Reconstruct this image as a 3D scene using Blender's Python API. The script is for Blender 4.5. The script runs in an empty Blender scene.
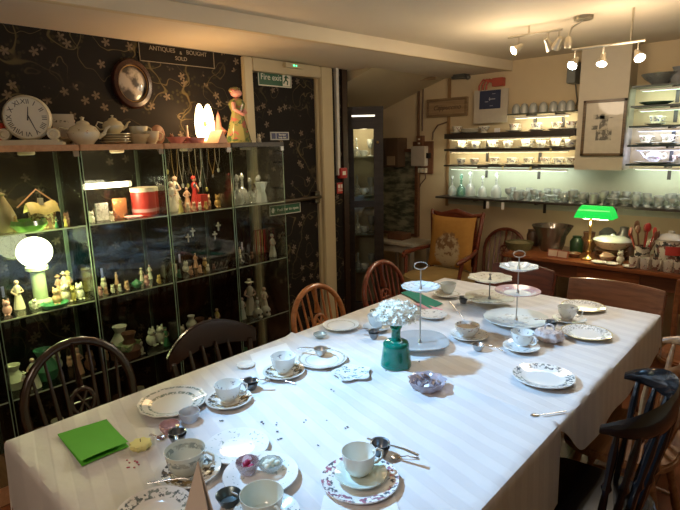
import bpy, bmesh, math, random
from math import sin, cos, pi, radians as R_
from mathutils import Vector, Matrix
random.seed(7)
C = bpy.context.scene.collection
# ------------------------------------------------------------------ camera
CAMZ = 1.60; F = 521.6
RM = ((0.74073246, 0.12282231, -0.66047717), (0.67147084, -0.16613712, 0.72216713), (-0.02103154, -0.9784238, -0.20553475))
cd = bpy.data.cameras.new('camera'); cam = bpy.data.objects.new('camera', cd); C.objects.link(cam)
cd.sensor_width = 36; cd.lens = F / 680 * 36; cd.clip_start = .02; cd.clip_end = 50
m = Matrix([[r[0], -r[1], -r[2]] for r in RM]).to_4x4(); m.translation = (0, 0, CAMZ)
cam.matrix_world = m; bpy.context.scene.camera = cam
# ------------------------------------------------------------------ world, exposure, lights
sc = bpy.context.scene
sc.view_settings.view_transform = 'Standard'; sc.view_settings.look = 'None'
sc.view_settings.gamma = 1; sc.view_settings.use_curve_mapping = False
sc.view_settings.exposure = 0.4
w = bpy.data.worlds.new('world'); sc.world = w; w.use_nodes = True
w.node_tree.nodes['Background'].inputs[0].default_value = (1, .85, .65, 1)
w.node_tree.nodes['Background'].inputs[1].default_value = .03
def light(kind, loc, power, col, size=.05, target=None, spot=None, blend=.5, size_y=None):
    l = bpy.data.lights.new('lamp_light', kind); l.energy = power; l.color = col
    o = bpy.data.objects.new('lamp_light', l); C.objects.link(o); o.location = loc
    if kind == 'AREA':
        l.size = size
        if size_y: l.shape = 'RECTANGLE'; l.size_y = size_y
    else: l.shadow_soft_size = size
    if spot: l.spot_size = R_(spot); l.spot_blend = blend
    if target is not None:
        o.rotation_euler = (Vector(target) - Vector(loc)).to_track_quat('-Z', 'Y').to_euler()
    return o
WARM = (1, .72, .42); COOL = (.34, .64, 1.0)
KEY = (-1.95, .75, 2.12)
light('SPOT', KEY, 215, COOL, .035, (-.70, 1.48, .75), 66, .9)          # cool spotlight over the table's left side
light('AREA', (-.6, -.6, 2.24), 15, (1, .76, .58), .6, (-.9, 1.2, .5))    # added warm fill from an unseen source behind the photographer
for lx_ in (-1.45, -.85): light('POINT', (lx_, 3.2, 1.98), 8, (1, .78, .54), .16)                 # added mid-air fill standing in for spot-head spill over ceiling and back wall
# ------------------------------------------------------------------ pixel -> place on a real surface
def ray(px, py):
    v = (px - 340, py - 255, F); return Vector([sum(RM[i][k] * v[k] for k in range(3)) for i in range(3)])
def onz(px, py, z): r = ray(px, py); t = (z - CAMZ) / r.z; return Vector((r.x * t, r.y * t, z))
def ony(px, py, y): r = ray(px, py); t = y / r.y; return Vector((r.x * t, y, CAMZ + r.z * t))
def onx(px, py, x): r = ray(px, py); t = x / r.x; return Vector((x, r.y * t, CAMZ + r.z * t))
def col_y(px, x, z):        # Y of the point at depth plane x and height z seen in column px
    k = (px - 340) / F; p = (x, None, z - CAMZ); a = [RM[i][0] - k * RM[i][2] for i in range(3)]
    return -(a[0] * x + a[2] * (z - CAMZ)) / a[1]
def col_x(px, y, z):
    k = (px - 340) / F; a = [RM[i][0] - k * RM[i][2] for i in range(3)]
    return -(a[1] * y + a[2] * (z - CAMZ)) / a[0]
# ------------------------------------------------------------------ materials
def newmat(name):
    m = bpy.data.materials.new(name); m.use_nodes = True
    return m, m.node_tree.nodes, m.node_tree.links, m.node_tree.nodes['Principled BSDF']
def c4(c): return (c[0], c[1], c[2], 1)
def mixc(N, L, fac, a, b):
    n = N.new('ShaderNodeMix'); n.data_type = 'RGBA'
    for s, v in ((0, fac), (6, a), (7, b)):
        if hasattr(v, 'is_linked') or hasattr(v, 'links'): L.new(v, n.inputs[s])
        else: n.inputs[s].default_value = v if s == 0 else c4(v)
    return n.outputs[2]
def math_(N, L, op, a, b=None, c=None):
    n = N.new('ShaderNodeMath'); n.operation = op
    for i, v in enumerate((a, b, c)):
        if v is None: continue
        if hasattr(v, 'links'): L.new(v, n.inputs[i])
        else: n.inputs[i].default_value = v
    return n.outputs[0]
def step(N, L, v, lo, hi):
    n = N.new('ShaderNodeMapRange'); n.interpolation_type = 'SMOOTHSTEP'
    L.new(v, n.inputs[0]); n.inputs[1].default_value = lo; n.inputs[2].default_value = hi
    return n.outputs[0]
def noise(N, L, vec, scale, detail=2, rough=.5, out=0):
    n = N.new('ShaderNodeTexNoise'); n.inputs['Scale'].default_value = scale
    n.inputs['Detail'].default_value = detail; n.inputs['Roughness'].default_value = rough
    if vec is not None: L.new(vec, n.inputs['Vector'])
    return n.outputs[out]
def mapping(N, L, scale=(1, 1, 1), rot=(0, 0, 0), coord='Object'):
    t = N.new('ShaderNodeTexCoord'); mp = N.new('ShaderNodeMapping')
    mp.inputs['Scale'].default_value = scale; mp.inputs['Rotation'].default_value = rot
    L.new(t.outputs[coord], mp.inputs['Vector']); return mp.outputs[0]
def bump(N, L, P, h, s, d=.01):
    b = N.new('ShaderNodeBump'); b.inputs['Strength'].default_value = s; b.inputs['Distance'].default_value = d
    L.new(h, b.inputs['Height']); L.new(b.outputs[0], P.inputs['Normal'])
_mc = {}
def plain(col, rough=.5, metal=0, var=.12, scale=25, emit=None, estr=0, spec=.5, coat=0):
    key = (tuple(col), rough, metal, var, scale, emit, estr, spec, coat)
    if key in _mc: return _mc[key]
    m, N, L, P = newmat('surface')
    v = mapping(N, L); n = noise(N, L, v, scale, 3)
    d = tuple(x * (1 - var) for x in col); l = tuple(min(1, x * (1 + var)) for x in col)
    L.new(mixc(N, L, n, d, l), P.inputs['Base Color'])
    P.inputs['Roughness'].default_value = rough; P.inputs['Metallic'].default_value = metal
    P.inputs['Specular IOR Level'].default_value = spec; P.inputs['Coat Weight'].default_value = coat
    if emit: P.inputs['Emission Color'].default_value = c4(emit); P.inputs['Emission Strength'].default_value = estr
    _mc[key] = m; return m
def wood(c1, c2, rough=.4, scale=(1, 14, 14), nscale=4, coat=.2, rot=(0, 0, 0)):
    m, N, L, P = newmat('wood'); v = mapping(N, L, scale, rot)
    n = noise(N, L, v, nscale, 5, .6)
    L.new(mixc(N, L, step(N, L, n, .3, .7), c1, c2), P.inputs['Base Color'])
    P.inputs['Roughness'].default_value = rough; P.inputs['Coat Weight'].default_value = coat; P.inputs['Coat Roughness'].default_value = .2
    bump(N, L, P, n, .15, .002); return m
def glass(tint=(.93, .97, .95), refl=.35, rough=.02, body=0.0, bodycol=(.8, .85, .85)):
    key = ('g', tint, refl, rough, body, bodycol)
    if key in _mc: return _mc[key]
    m, N, L, P = newmat('glass'); out = N['Material Output']
    tr = N.new('ShaderNodeBsdfTransparent'); tr.inputs[0].default_value = c4(tint)
    gl = N.new('ShaderNodeBsdfGlossy'); gl.inputs['Roughness'].default_value = rough; gl.inputs[0].default_value = (1, 1, 1, 1)
    lw = N.new('ShaderNodeLayerWeight'); lw.inputs[0].default_value = refl
    f = math_(N, L, 'MULTIPLY_ADD', lw.outputs['Fresnel'], .9, .015)
    mx = N.new('ShaderNodeMixShader'); L.new(f, mx.inputs[0]); L.new(tr.outputs[0], mx.inputs[1]); L.new(gl.outputs[0], mx.inputs[2])
    last = mx
    if body:
        df = N.new('ShaderNodeBsdfDiffuse'); df.inputs[0].default_value = c4(bodycol)
        m2 = N.new('ShaderNodeMixShader'); m2.inputs[0].default_value = body
        L.new(mx.outputs[0], m2.inputs[1]); L.new(df.outputs[0], m2.inputs[2]); last = m2
    L.new(last.outputs[0], out.inputs[0]); _mc[key] = m; return m
def china(base=(.8, .8, .77), pat=(.25, .3, .4), pat2=(.5, .2, .25), bands=(), mode='r', dens=.5, scale=70, rim=None, rimcol=(.5, .38, .15), rough=.12):
    """glazed china with a printed sprig pattern inside the given radial (or height) bands"""
    key = ('c', base, pat, pat2, tuple(bands), mode, dens, scale, rim, rimcol)
    if key in _mc: return _mc[key]
    m, N, L, P = newmat('china'); tc = N.new('ShaderNodeTexCoord'); sp = N.new('ShaderNodeSeparateXYZ'); L.new(tc.outputs['Object'], sp.inputs[0])
    if mode == 'r':
        r = math_(N, L, 'SQRT', math_(N, L, 'ADD', math_(N, L, 'MULTIPLY', sp.outputs[0], sp.outputs[0]), math_(N, L, 'MULTIPLY', sp.outputs[1], sp.outputs[1])))
    else: r = sp.outputs[2]
    n = noise(N, L, tc.outputs['Object'], scale, 3, .6); n2 = noise(N, L, tc.outputs['Object'], scale * .6, 1)
    pt = step(N, L, n, dens, dens + .05)
    pc = mixc(N, L, step(N, L, n2, .45, .55), pat, pat2)
    msk = None
    for lo, hi in bands:
        b = math_(N, L, 'MULTIPLY', step(N, L, r, lo, lo + .003), math_(N, L, 'SUBTRACT', 1.0, step(N, L, r, hi, hi + .003)))
        msk = b if msk is None else math_(N, L, 'MAXIMUM', msk, b)
    colr = base
    if msk is not None: colr = mixc(N, L, math_(N, L, 'MULTIPLY', msk, pt), base, pc)
    else: colr = mixc(N, L, n, tuple(x * .97 for x in base), base)
    if rim: colr = mixc(N, L, step(N, L, r, rim - .002, rim), colr, rimcol)
    L.new(colr, P.inputs['Base Color']); P.inputs['Roughness'].default_value = rough; P.inputs['Coat Weight'].default_value = .3
    _mc[key] = m; return m
def glow(col, s):
    key = ('e', col, s)
    if key in _mc: return _mc[key]
    m, N, L, P = newmat('glow'); P.inputs['Base Color'].default_value = c4(col)
    P.inputs['Emission Color'].default_value = c4(col); P.inputs['Emission Strength'].default_value = s; _mc[key] = m; return m
# ------------------------------------------------------------------ mesh builder
class MB:
    def __init__(s): s.v = []; s.f = []; s.m = []; s.cur = 0; s.T = Matrix.Identity(4)
    def mat(s, i): s.cur = i; return s
    def at(s, loc=(0, 0, 0), rot=(0, 0, 0), sc=1):
        if isinstance(sc, (int, float)): sc = (sc, sc, sc)
        from mathutils import Euler
        s.T = Matrix.Translation(loc) @ Euler(rot).to_matrix().to_4x4() @ Matrix.Diagonal((*sc, 1)); return s
    def add(s, vs, fs):
        b = len(s.v); s.v += [tuple(s.T @ Vector(v)) for v in vs]
        s.f += [tuple(i + b for i in f) for f in fs]; s.m += [s.cur] * len(fs); return s
    def box(s, x0, x1, y0, y1, z0, z1):
        vs = [(x, y, z) for x in (x0, x1) for y in (y0, y1) for z in (z0, z1)]
        return s.add(vs, [(0, 1, 3, 2), (4, 6, 7, 5), (0, 4, 5, 1), (2, 3, 7, 6), (0, 2, 6, 4), (1, 5, 7, 3)])
    def cbox(s, c, d): return s.box(c[0] - d[0] / 2, c[0] + d[0] / 2, c[1] - d[1] / 2, c[1] + d[1] / 2, c[2] - d[2] / 2, c[2] + d[2] / 2)
    def lathe(s, prof, n=20, flute=None, a0=0, a1=2 * pi):
        vs = []; fs = []; rings = []
        full = abs(a1 - a0 - 2 * pi) < 1e-6; cnt = n if full else n + 1
        for r, z in prof:
            if r < 1e-6: rings.append([len(vs)]); vs.append((0, 0, z)); continue
            ring = []
            for k in range(cnt):
                a = a0 + (a1 - a0) * k / n; rr = r
                if flute: rr = r * (1 + flute[1] * cos(flute[0] * a))
                ring.append(len(vs)); vs.append((rr * cos(a), rr * sin(a), z))
            rings.append(ring)
        for A, B in zip(rings, rings[1:]):
            for k in range(n):
                k2 = (k + 1) % cnt
                if len(A) == 1 and len(B) == 1: continue
                if len(A) == 1: fs.append((A[0], B[k2], B[k]))
                elif len(B) == 1: fs.append((A[k], A[k2], B[0]))
                else: fs.append((A[k], A[k2], B[k2], B[k]))
        return s.add(vs, fs)
    def ball(s, c, r, n=10, q=None):
        if isinstance(r, (int, float)): r = (r, r, r)
        T = s.T; s.T = T @ Matrix.Translation(c) @ Matrix.Diagonal((*r, 1))
        k = max(5, n // 2 + 1)
        s.lathe([(sin(pi * i / k), -cos(pi * i / k)) if 0 < i < k else (0, -cos(pi * i / k)) for i in range(k + 1)], n); s.T = T; return s
    def tube(s, pts, rad, n=8, closed=False, flat=1.0):
        pts = [Vector(p) for p in pts]; N_ = len(pts)
        if isinstance(rad, (int, float)): rad = [rad] * N_
        vs = []; fs = []; up = None
        for i, p in enumerate(pts):
            a = pts[(i - 1) % N_] if closed or i > 0 else p; b = pts[(i + 1) % N_] if closed or i < N_ - 1 else p
            t = (b - a).normalized() if (b - a).length > 1e-9 else Vector((0, 0, 1))
            if up is None: up = Vector((0, 0, 1)) if abs(t.z) < .9 else Vector((1, 0, 0))
            x = t.cross(up).normalized(); y = x.cross(t).normalized(); up = y
            for k in range(n):
                an = 2 * pi * k / n; vs.append(p + x * cos(an) * rad[i] + y * sin(an) * rad[i] * flat)
        last = N_ if closed else N_ - 1
        for i in range(last):
            j = (i + 1) % N_
            for k in range(n):
                k2 = (k + 1) % n; fs.append((i * n + k, i * n + k2, j * n + k2, j * n + k))
        if not closed: fs.append(tuple(range(n))[::-1]); fs.append(tuple((N_ - 1) * n + k for k in range(n)))
        return s.add(vs, fs)
    def prism(s, poly, z0, z1):
        n = len(poly); vs = [(x, y, z0) for x, y in poly] + [(x, y, z1) for x, y in poly]
        return s.add(vs, [tuple(range(n))[::-1], tuple(range(n, 2 * n))] + [(i, (i + 1) % n, n + (i + 1) % n, n + i) for i in range(n)])
    def sheet(s, fn, nu, nv, thick=0):
        vs = [fn(i / nu, j / nv) for i in range(nu + 1) for j in range(nv + 1)]
        fs = [(i * (nv + 1) + j, (i + 1) * (nv + 1) + j, (i + 1) * (nv + 1) + j + 1, i * (nv + 1) + j + 1) for i in range(nu) for j in range(nv)]
        return s.add(vs, fs)
    def mesh(s, name, mats, smooth=True, bevel=0):
        me = bpy.data.meshes.new(name); me.from_pydata(s.v, [], s.f)
        for m_ in (mats if isinstance(mats, (list, tuple)) else [mats]): me.materials.append(m_)
        me.polygons.foreach_set('material_index', s.m)
        bm = bmesh.new(); bm.from_mesh(me); bmesh.ops.recalc_face_normals(bm, faces=bm.faces)
        if bevel:
            ed = [e for e in bm.edges if len(e.link_faces) == 2 and e.calc_face_angle(0) > .6]
            bmesh.ops.bevel(bm, geom=ed, offset=bevel, segments=2, affect='EDGES', clamp_overlap=True)
        bm.to_mesh(me); bm.free()
        if smooth:
            me.polygons.foreach_set('use_smooth', [True] * len(me.polygons)); me.set_sharp_from_angle(angle=R_(42))
        me.update(); return me
def tag(o, label=None, cat=None, group=None, kind=None):
    if label: o['label'] = label
    if cat: o['category'] = cat
    if group: o['group'] = group
    if kind: o['kind'] = kind
    return o
def thing(name, label, cat, loc=(0, 0, 0), rz=0, group=None):
    o = bpy.data.objects.new(name, None); C.objects.link(o); o.location = loc; o.rotation_euler = (0, 0, rz)
    o.empty_display_size = .05; return tag(o, label, cat, group)
def part(name, mb, mats, parent=None, bevel=0, smooth=True, label=None, kind=None):
    me = mb if isinstance(mb, bpy.types.Mesh) else mb.mesh(name, mats, smooth, bevel)
    o = bpy.data.objects.new(name, me); C.objects.link(o); o.parent = parent
    return tag(o, label, None, None, kind)
def solid(name, mb, mats, label, cat, loc=(0, 0, 0), rz=0, group=None, bevel=0, kind=None, rot=None):
    o = part(name, mb, mats, None, bevel); o.location = loc; o.rotation_euler = rot if rot else (0, 0, rz)
    return tag(o, label, cat, group, kind)
def dup(o, loc=None, rz=None, label=None, group=None, parent=None):
    c = o.copy(); C.objects.link(c)
    if parent: c.parent = parent
    if loc is not None: c.location = loc
    if rz is not None: c.rotation_euler = (0, 0, rz)
    if label: c['label'] = label
    if group: c['group'] = group
    for ch in list(o.children): dup(ch, parent=c)
    return c
def struct(name, mb, mats, bevel=0, smooth=False):
    o = part(name, mb, mats, None, bevel, smooth); o['kind'] = 'structure'; return o
def text_part(s, size, mat, parent, loc, rot, depth=.0012, align='CENTER', name='lettering', shear=0):
    cu = bpy.data.curves.new('t', 'FONT'); cu.body = s; cu.size = size; cu.extrude = depth; cu.align_x = align; cu.align_y = 'CENTER'; cu.shear = shear
    ob = bpy.data.objects.new('t', cu); C.objects.link(ob)
    bpy.context.view_layer.update()
    me = bpy.data.meshes.new_from_object(ob.evaluated_get(bpy.context.evaluated_depsgraph_get()))
    bpy.data.objects.remove(ob); me.materials.clear(); me.materials.append(mat)
    o = bpy.data.objects.new(name, me); C.objects.link(o); o.parent = parent; o.location = loc; o.rotation_euler = rot; return o
def arc(cx, cz, rx, rz_, a0, a1, n, y=0): return [(cx + rx * cos(a0 + (a1 - a0) * i / n), y, cz + rz_ * sin(a0 + (a1 - a0) * i / n)) for i in range(n + 1)]
ORD = ['first', 'second', 'third', 'fourth', 'fifth', 'sixth', 'seventh', 'eighth', 'ninth', 'tenth', 'eleventh', 'twelfth', 'thirteenth', 'fourteenth', 'fifteenth', 'sixteenth', 'seventeenth', 'eighteenth', 'nineteenth', 'twentieth']

# ------------------------------------------------------------------ palette
cream = plain((.62, .50, .31), .75, var=.06, scale=6)
ceilm = plain((.68, .59, .44), .8, var=.05, scale=4)
paint = plain((.52, .44, .28), .45, var=.08, scale=5)
dark_wood = wood((.012, .005, .004), (.035, .014, .008), .25, coat=.5)
brown_wood = wood((.16, .045, .015), (.30, .10, .035), .3, coat=.4)
red_wood = wood((.09, .018, .010), (.19, .045, .02), .3, coat=.4)
oak = wood((.22, .10, .04), (.38, .19, .08), .4)
birch = wood((.42, .21, .10), (.52, .28, .14), .45)
blackm = plain((.012, .011, .010), .35)
blackwood = wood((.012, .009, .008), (.03, .022, .018), .4)
silver = plain((.62, .62, .64), .22, 1, var=.1); steel = plain((.5, .48, .45), .35, 1); brass = plain((.75, .5, .18), .28, 1)
dull = plain((.20, .21, .22), .3, .85)
clear = glass(); panelg = glass((.95, .98, .96), .22, .03); crystal = glass((.9, .94, .92), .55, .08, .34, (.85, .88, .85))
edgeg = plain((.32, .42, .30), .2, 0, emit=None)
white = plain((.75, .73, .68), .5); paperw = plain((.78, .78, .78), .7, var=.03)
porc = china((.80, .79, .74)); porcbone = china((.66, .58, .42))
# ================================================================== THE ROOM
WX = -2.95; BY = 4.5; CZ = 2.28; SZ = 2.20; AX = -3.75; RX = 1.9; FY = -1.6
def floor_mat():
    m, N, L, P = newmat('floorboards'); v = mapping(N, L, (1, 1, 1), (0, 0, R_(90)))
    br = N.new('ShaderNodeTexBrick'); L.new(v, br.inputs['Vector']); br.inputs['Scale'].default_value = 1
    br.inputs['Brick Width'].default_value = 1.2; br.inputs['Row Height'].default_value = .13; br.inputs['Mortar Size'].default_value = .0025
    br.inputs['Color1'].default_value = (.20, .062, .022, 1); br.inputs['Color2'].default_value = (.27, .09, .033, 1); br.inputs['Mortar'].default_value = (.05, .015, .008, 1)
    n = noise(N, L, mapping(N, L, (20, 1.2, 1)), 3, 5, .6)
    L.new(mixc(N, L, math_(N, L, 'MULTIPLY', n, .6), br.outputs[0], (.1, .03, .012)), P.inputs['Base Color']); P.inputs['Roughness'].default_value = .38
    return m
def wallpaper():
    m, N, L, P = newmat('dark floral wallpaper'); v = mapping(N, L, (1, 1, 1))
    sp = N.new('ShaderNodeSeparateXYZ'); L.new(v, sp.inputs[0]); cb = N.new('ShaderNodeCombineXYZ'); L.new(sp.outputs[1], cb.inputs[0]); L.new(sp.outputs[2], cb.inputs[1]); v = cb.outputs[0]
    # five-petal blossoms: distance to scattered centres, modulated by the angle around them
    vo = N.new('ShaderNodeTexVoronoi'); vo.voronoi_dimensions = '2D'; vo.inputs['Scale'].default_value = 8.5; L.new(v, vo.inputs['Vector'])
    d = vo.outputs['Distance']; sub = N.new('ShaderNodeVectorMath'); sub.operation = 'SUBTRACT'
    vs = N.new('ShaderNodeVectorMath'); vs.operation = 'SCALE'; vs.inputs['Scale'].default_value = 1; L.new(v, vs.inputs[0])
    L.new(vs.outputs[0], sub.inputs[0]); L.new(vo.outputs['Position'], sub.inputs[1])
    s2 = N.new('ShaderNodeSeparateXYZ'); L.new(sub.outputs[0], s2.inputs[0])
    ang = math_(N, L, 'ARCTAN2', s2.outputs[1], s2.outputs[0]); pet = math_(N, L, 'ABSOLUTE', math_(N, L, 'SINE', math_(N, L, 'MULTIPLY', ang, 2.5)))
    lim = math_(N, L, 'MULTIPLY_ADD', pet, .17, .05)
    fl = step(N, L, math_(N, L, 'SUBTRACT', lim, d), 0, .03)
    # trailing stems: thin level lines of a smooth noise
    n1 = noise(N, L, v, 3.2, 1.5, .5); st = math_(N, L, 'SUBTRACT', 1.0, step(N, L, math_(N, L, 'ABSOLUTE', math_(N, L, 'SUBTRACT', n1, .5)), .002, .009))
    n3 = noise(N, L, v, 5.1, 1.5, .5); st2 = math_(N, L, 'SUBTRACT', 1.0, step(N, L, math_(N, L, 'ABSOLUTE', math_(N, L, 'SUBTRACT', n3, .45)), .002, .008))
    vl = N.new('ShaderNodeTexVoronoi'); vl.voronoi_dimensions = '2D'; vl.inputs['Scale'].default_value = 30; L.new(v, vl.inputs['Vector'])
    leaf = math_(N, L, 'MULTIPLY', math_(N, L, 'SUBTRACT', 1.0, step(N, L, vl.outputs['Distance'], .22, .32)), math_(N, L, 'SUBTRACT', 1.0, step(N, L, math_(N, L, 'ABSOLUTE', math_(N, L, 'SUBTRACT', n1, .5)), .03, .05)))
    pick = step(N, L, noise(N, L, v, 7, 1), .42, .52)
    fade = step(N, L, noise(N, L, v, 2.1, 2), .35, .6)
    fl = math_(N, L, 'MULTIPLY', fl, pick)
    base = mixc(N, L, noise(N, L, v, 3, 2), (.006, .005, .005), (.013, .009, .007))
    c = mixc(N, L, math_(N, L, 'MULTIPLY', math_(N, L, 'MAXIMUM', st, st2), math_(N, L, 'MULTIPLY', fade, .55)), base, (.17, .13, .055))
    c = mixc(N, L, math_(N, L, 'MULTIPLY', leaf, math_(N, L, 'MULTIPLY', fade, .4)), c, (.06, .055, .02))
    c = mixc(N, L, math_(N, L, 'MULTIPLY', fl, .6), c, (.24, .18, .12))
    L.new(c, P.inputs['Base Color']); P.inputs['Roughness'].default_value = .75; P.inputs['Specular IOR Level'].default_value = .25; return m
wp = wallpaper()
struct('floor', MB().box(AX - .2, RX + .2, FY - .2, BY + .2, -.1, 0), floor_mat())
struct('ceiling', MB().box(AX - .2, RX + .2, FY - .2, BY + .2, CZ, CZ + .1), ceilm)
# left wall, with the fire exit opening (Y 2.36 .. 3.06)
DY0, DY1, DH = 2.36, 3.02, 2.18
lw = MB(); lw.box(WX - .12, WX, FY, DY0 - .06, 0, CZ).box(WX - .12, WX, DY1 + .06, 3.36, 0, CZ).box(WX - .12, WX, DY0 - .06, DY1 + .06, DH, CZ)
struct('wall_left', lw, wp)
struct('wall_back', MB().box(AX - .2, RX + .2, BY, BY + .12, 0, CZ), cream)
struct('wall_alcove', MB().box(AX - .12, AX, 3.24, BY, 0, CZ).box(AX, WX - .12, 3.24, 3.36, 0, CZ), cream)
struct('wall_right', MB().box(RX, RX + .12, FY, BY, 0, CZ), cream)
struct('wall_front', MB().box(AX, RX, FY - .12, FY, 0, CZ), cream)
# boxed-in beam along the left wall, its room-side edge slightly out of true
s = MB(); s.prism([(AX, FY), (-2.62, FY), (-2.06, BY), (AX, BY)], SZ, CZ - .001); struct('trim_1', s, ceilm)
struct('trim_2', MB().prism([(-2.66, FY), (-2.62, FY), (-2.06, BY), (-2.10, BY)], SZ - .004, SZ), cream)
# sloping underside of the stair in the alcove
s = MB(); s.add([(AX, 3.4, 1.86), (-2.72, 3.4, 2.199), (-2.72, BY, 2.199), (AX, BY, 1.86), (AX, 3.4, 2.199), (AX, BY, 2.199)], [(0, 1, 2, 3), (0, 4, 1), (3, 2, 5), (0, 3, 5, 4), (1, 4, 5, 2)])
struct('trim_3', s, paint)
# fire exit door
d = struct('door_1', MB().box(WX - .07, WX - .03, DY0, DY1, .01, 2.105), wp)
fr = MB(); fr.box(WX - .1, WX + .03, DY0 - .075, DY0, 0, 2.195).box(WX - .1, WX + .03, DY1, DY1 + .13, 0, 2.195).box(WX - .1, WX + .03, DY0, DY1, 2.11, 2.195)
fr.box(WX - .06, WX + .0, DY1 - .02, DY1, 0, 2.11)
struct('trim_4', fr, paint, .006)
pb = MB(); pb.tube([(WX + .02, DY0 + .02, 1.2), (WX + .02, DY1 - .03, 1.2)], .014, 8).cbox((WX - .01, DY0 + .05, 1.2), (.05, .05, .09)).cbox((WX - .01, DY1 - .06, 1.2), (.05, .05, .09))
part('push_bar', pb, plain((.16, .14, .11), .3, .9), d)
# cable trunking beside the frame
s = MB(); p = onx(336, 120, WX); s.box(WX, WX + .025, p.y - .015, p.y + .015, 1.36, 2.2)
solid('conduit', s, plain((.62, .60, .55), .5), 'white vertical cable pipe on the dark wallpaper, right of the fire exit frame', 'pipe')
s = MB(); s.box(WX, WX + .02, p.y + .06, p.y + .12, 0.02, 2.195); struct('trim_5', s, wood((.02, .012, .008), (.04, .02, .012)))
# added panel behind the long glass shelf, green light cast put into its colour, and pale panelling lower down
green_cast = plain((.46, .49, .38), .5, var=.05)
struct('trim_6', MB().box(-2.66, -.2, BY - .008, BY, 1.02, 1.38), green_cast)
struct('trim_7', MB().box(-2.68, -2.655, BY - .02, BY, 1.0, 2.19), plain((.3, .18, .08), .5))
struct('trim_8', MB().box(-3.02, -3.0, BY - .02, BY, .9, 2.19), plain((.16, .09, .05), .5))
# shallow boxed column that carries the framed picture
pl = ony(578, 110, 4.3); pr = ony(627, 110, 4.3)
struct('trim_9', MB().box(pl.x, pr.x, 4.3, BY, 1.375, CZ), plain((.55, .49, .38), .6, var=.04))
# ================================================================== TABLES AND CLOTHS
TX0, TX1 = -1.70, -.51; TM = 1.56
def dining_table(y0, y1, label):
    t = thing('dining_table', label, 'table', ((TX0 + TX1) / 2, (y0 + y1) / 2, 0)); hx = (TX1 - TX0) / 2 - .015; hy = (y1 - y0) / 2 - .006
    part('tabletop', MB().box(-hx, hx, -hy, hy, .718, .744), brown_wood, t, .004)
    part('apron', MB().box(-hx + .06, hx - .06, -hy + .06, hy - .06, .64, .717), brown_wood, t)
    for sx in (-1, 1):
        for sy in (-1, 1):
            part('leg', MB().at((sx * (hx - .1), sy * (hy - .1), 0)).lathe([(0, 0), (.022, 0), (.03, .1), (.024, .3), (.034, .5), (.036, .64), (0, .64)], 12), brown_wood, t)
dining_table(.39, TM - .02, 'near dining table under the white cloth with the green napkin'); dining_table(TM, 2.86, 'far dining table under the white cloth with the tiered stands')
def cloth_mat():
    m, N, L, P = newmat('white damask'); v = mapping(N, L, (1, 1, 1), (0, 0, R_(15)))
    wv = N.new('ShaderNodeTexWave'); wv.bands_direction = 'Y'; wv.inputs['Scale'].default_value = 4.2; wv.inputs['Distortion'].default_value = .6; wv.inputs['Detail'].default_value = 1; L.new(v, wv.inputs['Vector'])
    st = step(N, L, wv.outputs['Fac'], .35, .65); n = noise(N, L, mapping(N, L), 5, 4, .6)
    L.new(mixc(N, L, st, (.60, .585, .59), (.65, .635, .635)), P.inputs['Base Color'])
    P.inputs['Roughness'].default_value = .6; P.inputs['Sheen Weight'].default_value = .2
    h = math_(N, L, 'MULTIPLY_ADD', st, .12, n); bump(N, L, P, h, .5, .012); return m
clm = cloth_mat()
def cloth(y0, y1, top, drops, label, ramp=False, ruffle=0, flare=.05):
    x0, x1 = TX0 - .012, TX1 + .012; dx0, dx1, dy0, dy1 = drops
    def fold(t, lo, hi):            # signed overhang beyond [lo, hi]
        return min(0, t - lo) if t < lo else max(0, t - hi)
    def fn(u, v):
        x = x0 - dx0 + u * (x1 + dx1 - x0 + dx0); y = y0 - dy0 + v * (y1 + dy1 - y0 + dy0)
        ox, oy = fold(x, x0, x1), fold(y, y0, y1); s_ = max(abs(ox), abs(oy))
        if abs(ox) > 0 and abs(oy) > 0: s_ = math.hypot(ox, oy) * .86
        if ramp and ox > 0:
            kk = min(1, max(0, (y - (y0 + .0)) / .30)); kk = kk * kk * (3 - 2 * kk) * .93 + .07; s_ *= kk; ox *= kk
        r = .010
        def off(o, q): return 0 if o == 0 else math.copysign(r * (1 - math.exp(-abs(o) / r)) + flare * abs(o) * (1 + .45 * sin(q * 17 + y0 * 9)) , o)
        z = top - (s_ - r * (1 - math.exp(-s_ / r)) * .9)
        if s_ == 0: z += .0012 * sin(x * 31 + y * 9) + .0008 * sin(y * 43 - x * 17) + .0022
        if ruffle and s_ == 0: z += ruffle * max(0, 1 - (y1 - y) / .05) ** 1.5 * (1 + .5 * sin(x * 14))
        X = min(max(x, x0), x1) + off(ox, y); Y = min(max(y, y0), y1) + off(oy, x)
        return (X, Y, z)
    o = solid('tablecloth', MB().sheet(fn, 110, 110), clm, label, 'tablecloth')
    return o
cloth(TM - .09, 2.87, .7475, (.19, .20, 0.0, .19), 'white damask cloth on the far half, under the tiered cake stands', True)
cloth(.37, TM - .04, .7505, (.19, .28, .26, 0.0), 'white damask cloth on the near half, under the green napkin', False, .010, .03)
T = .7535      # height things stand at
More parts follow.
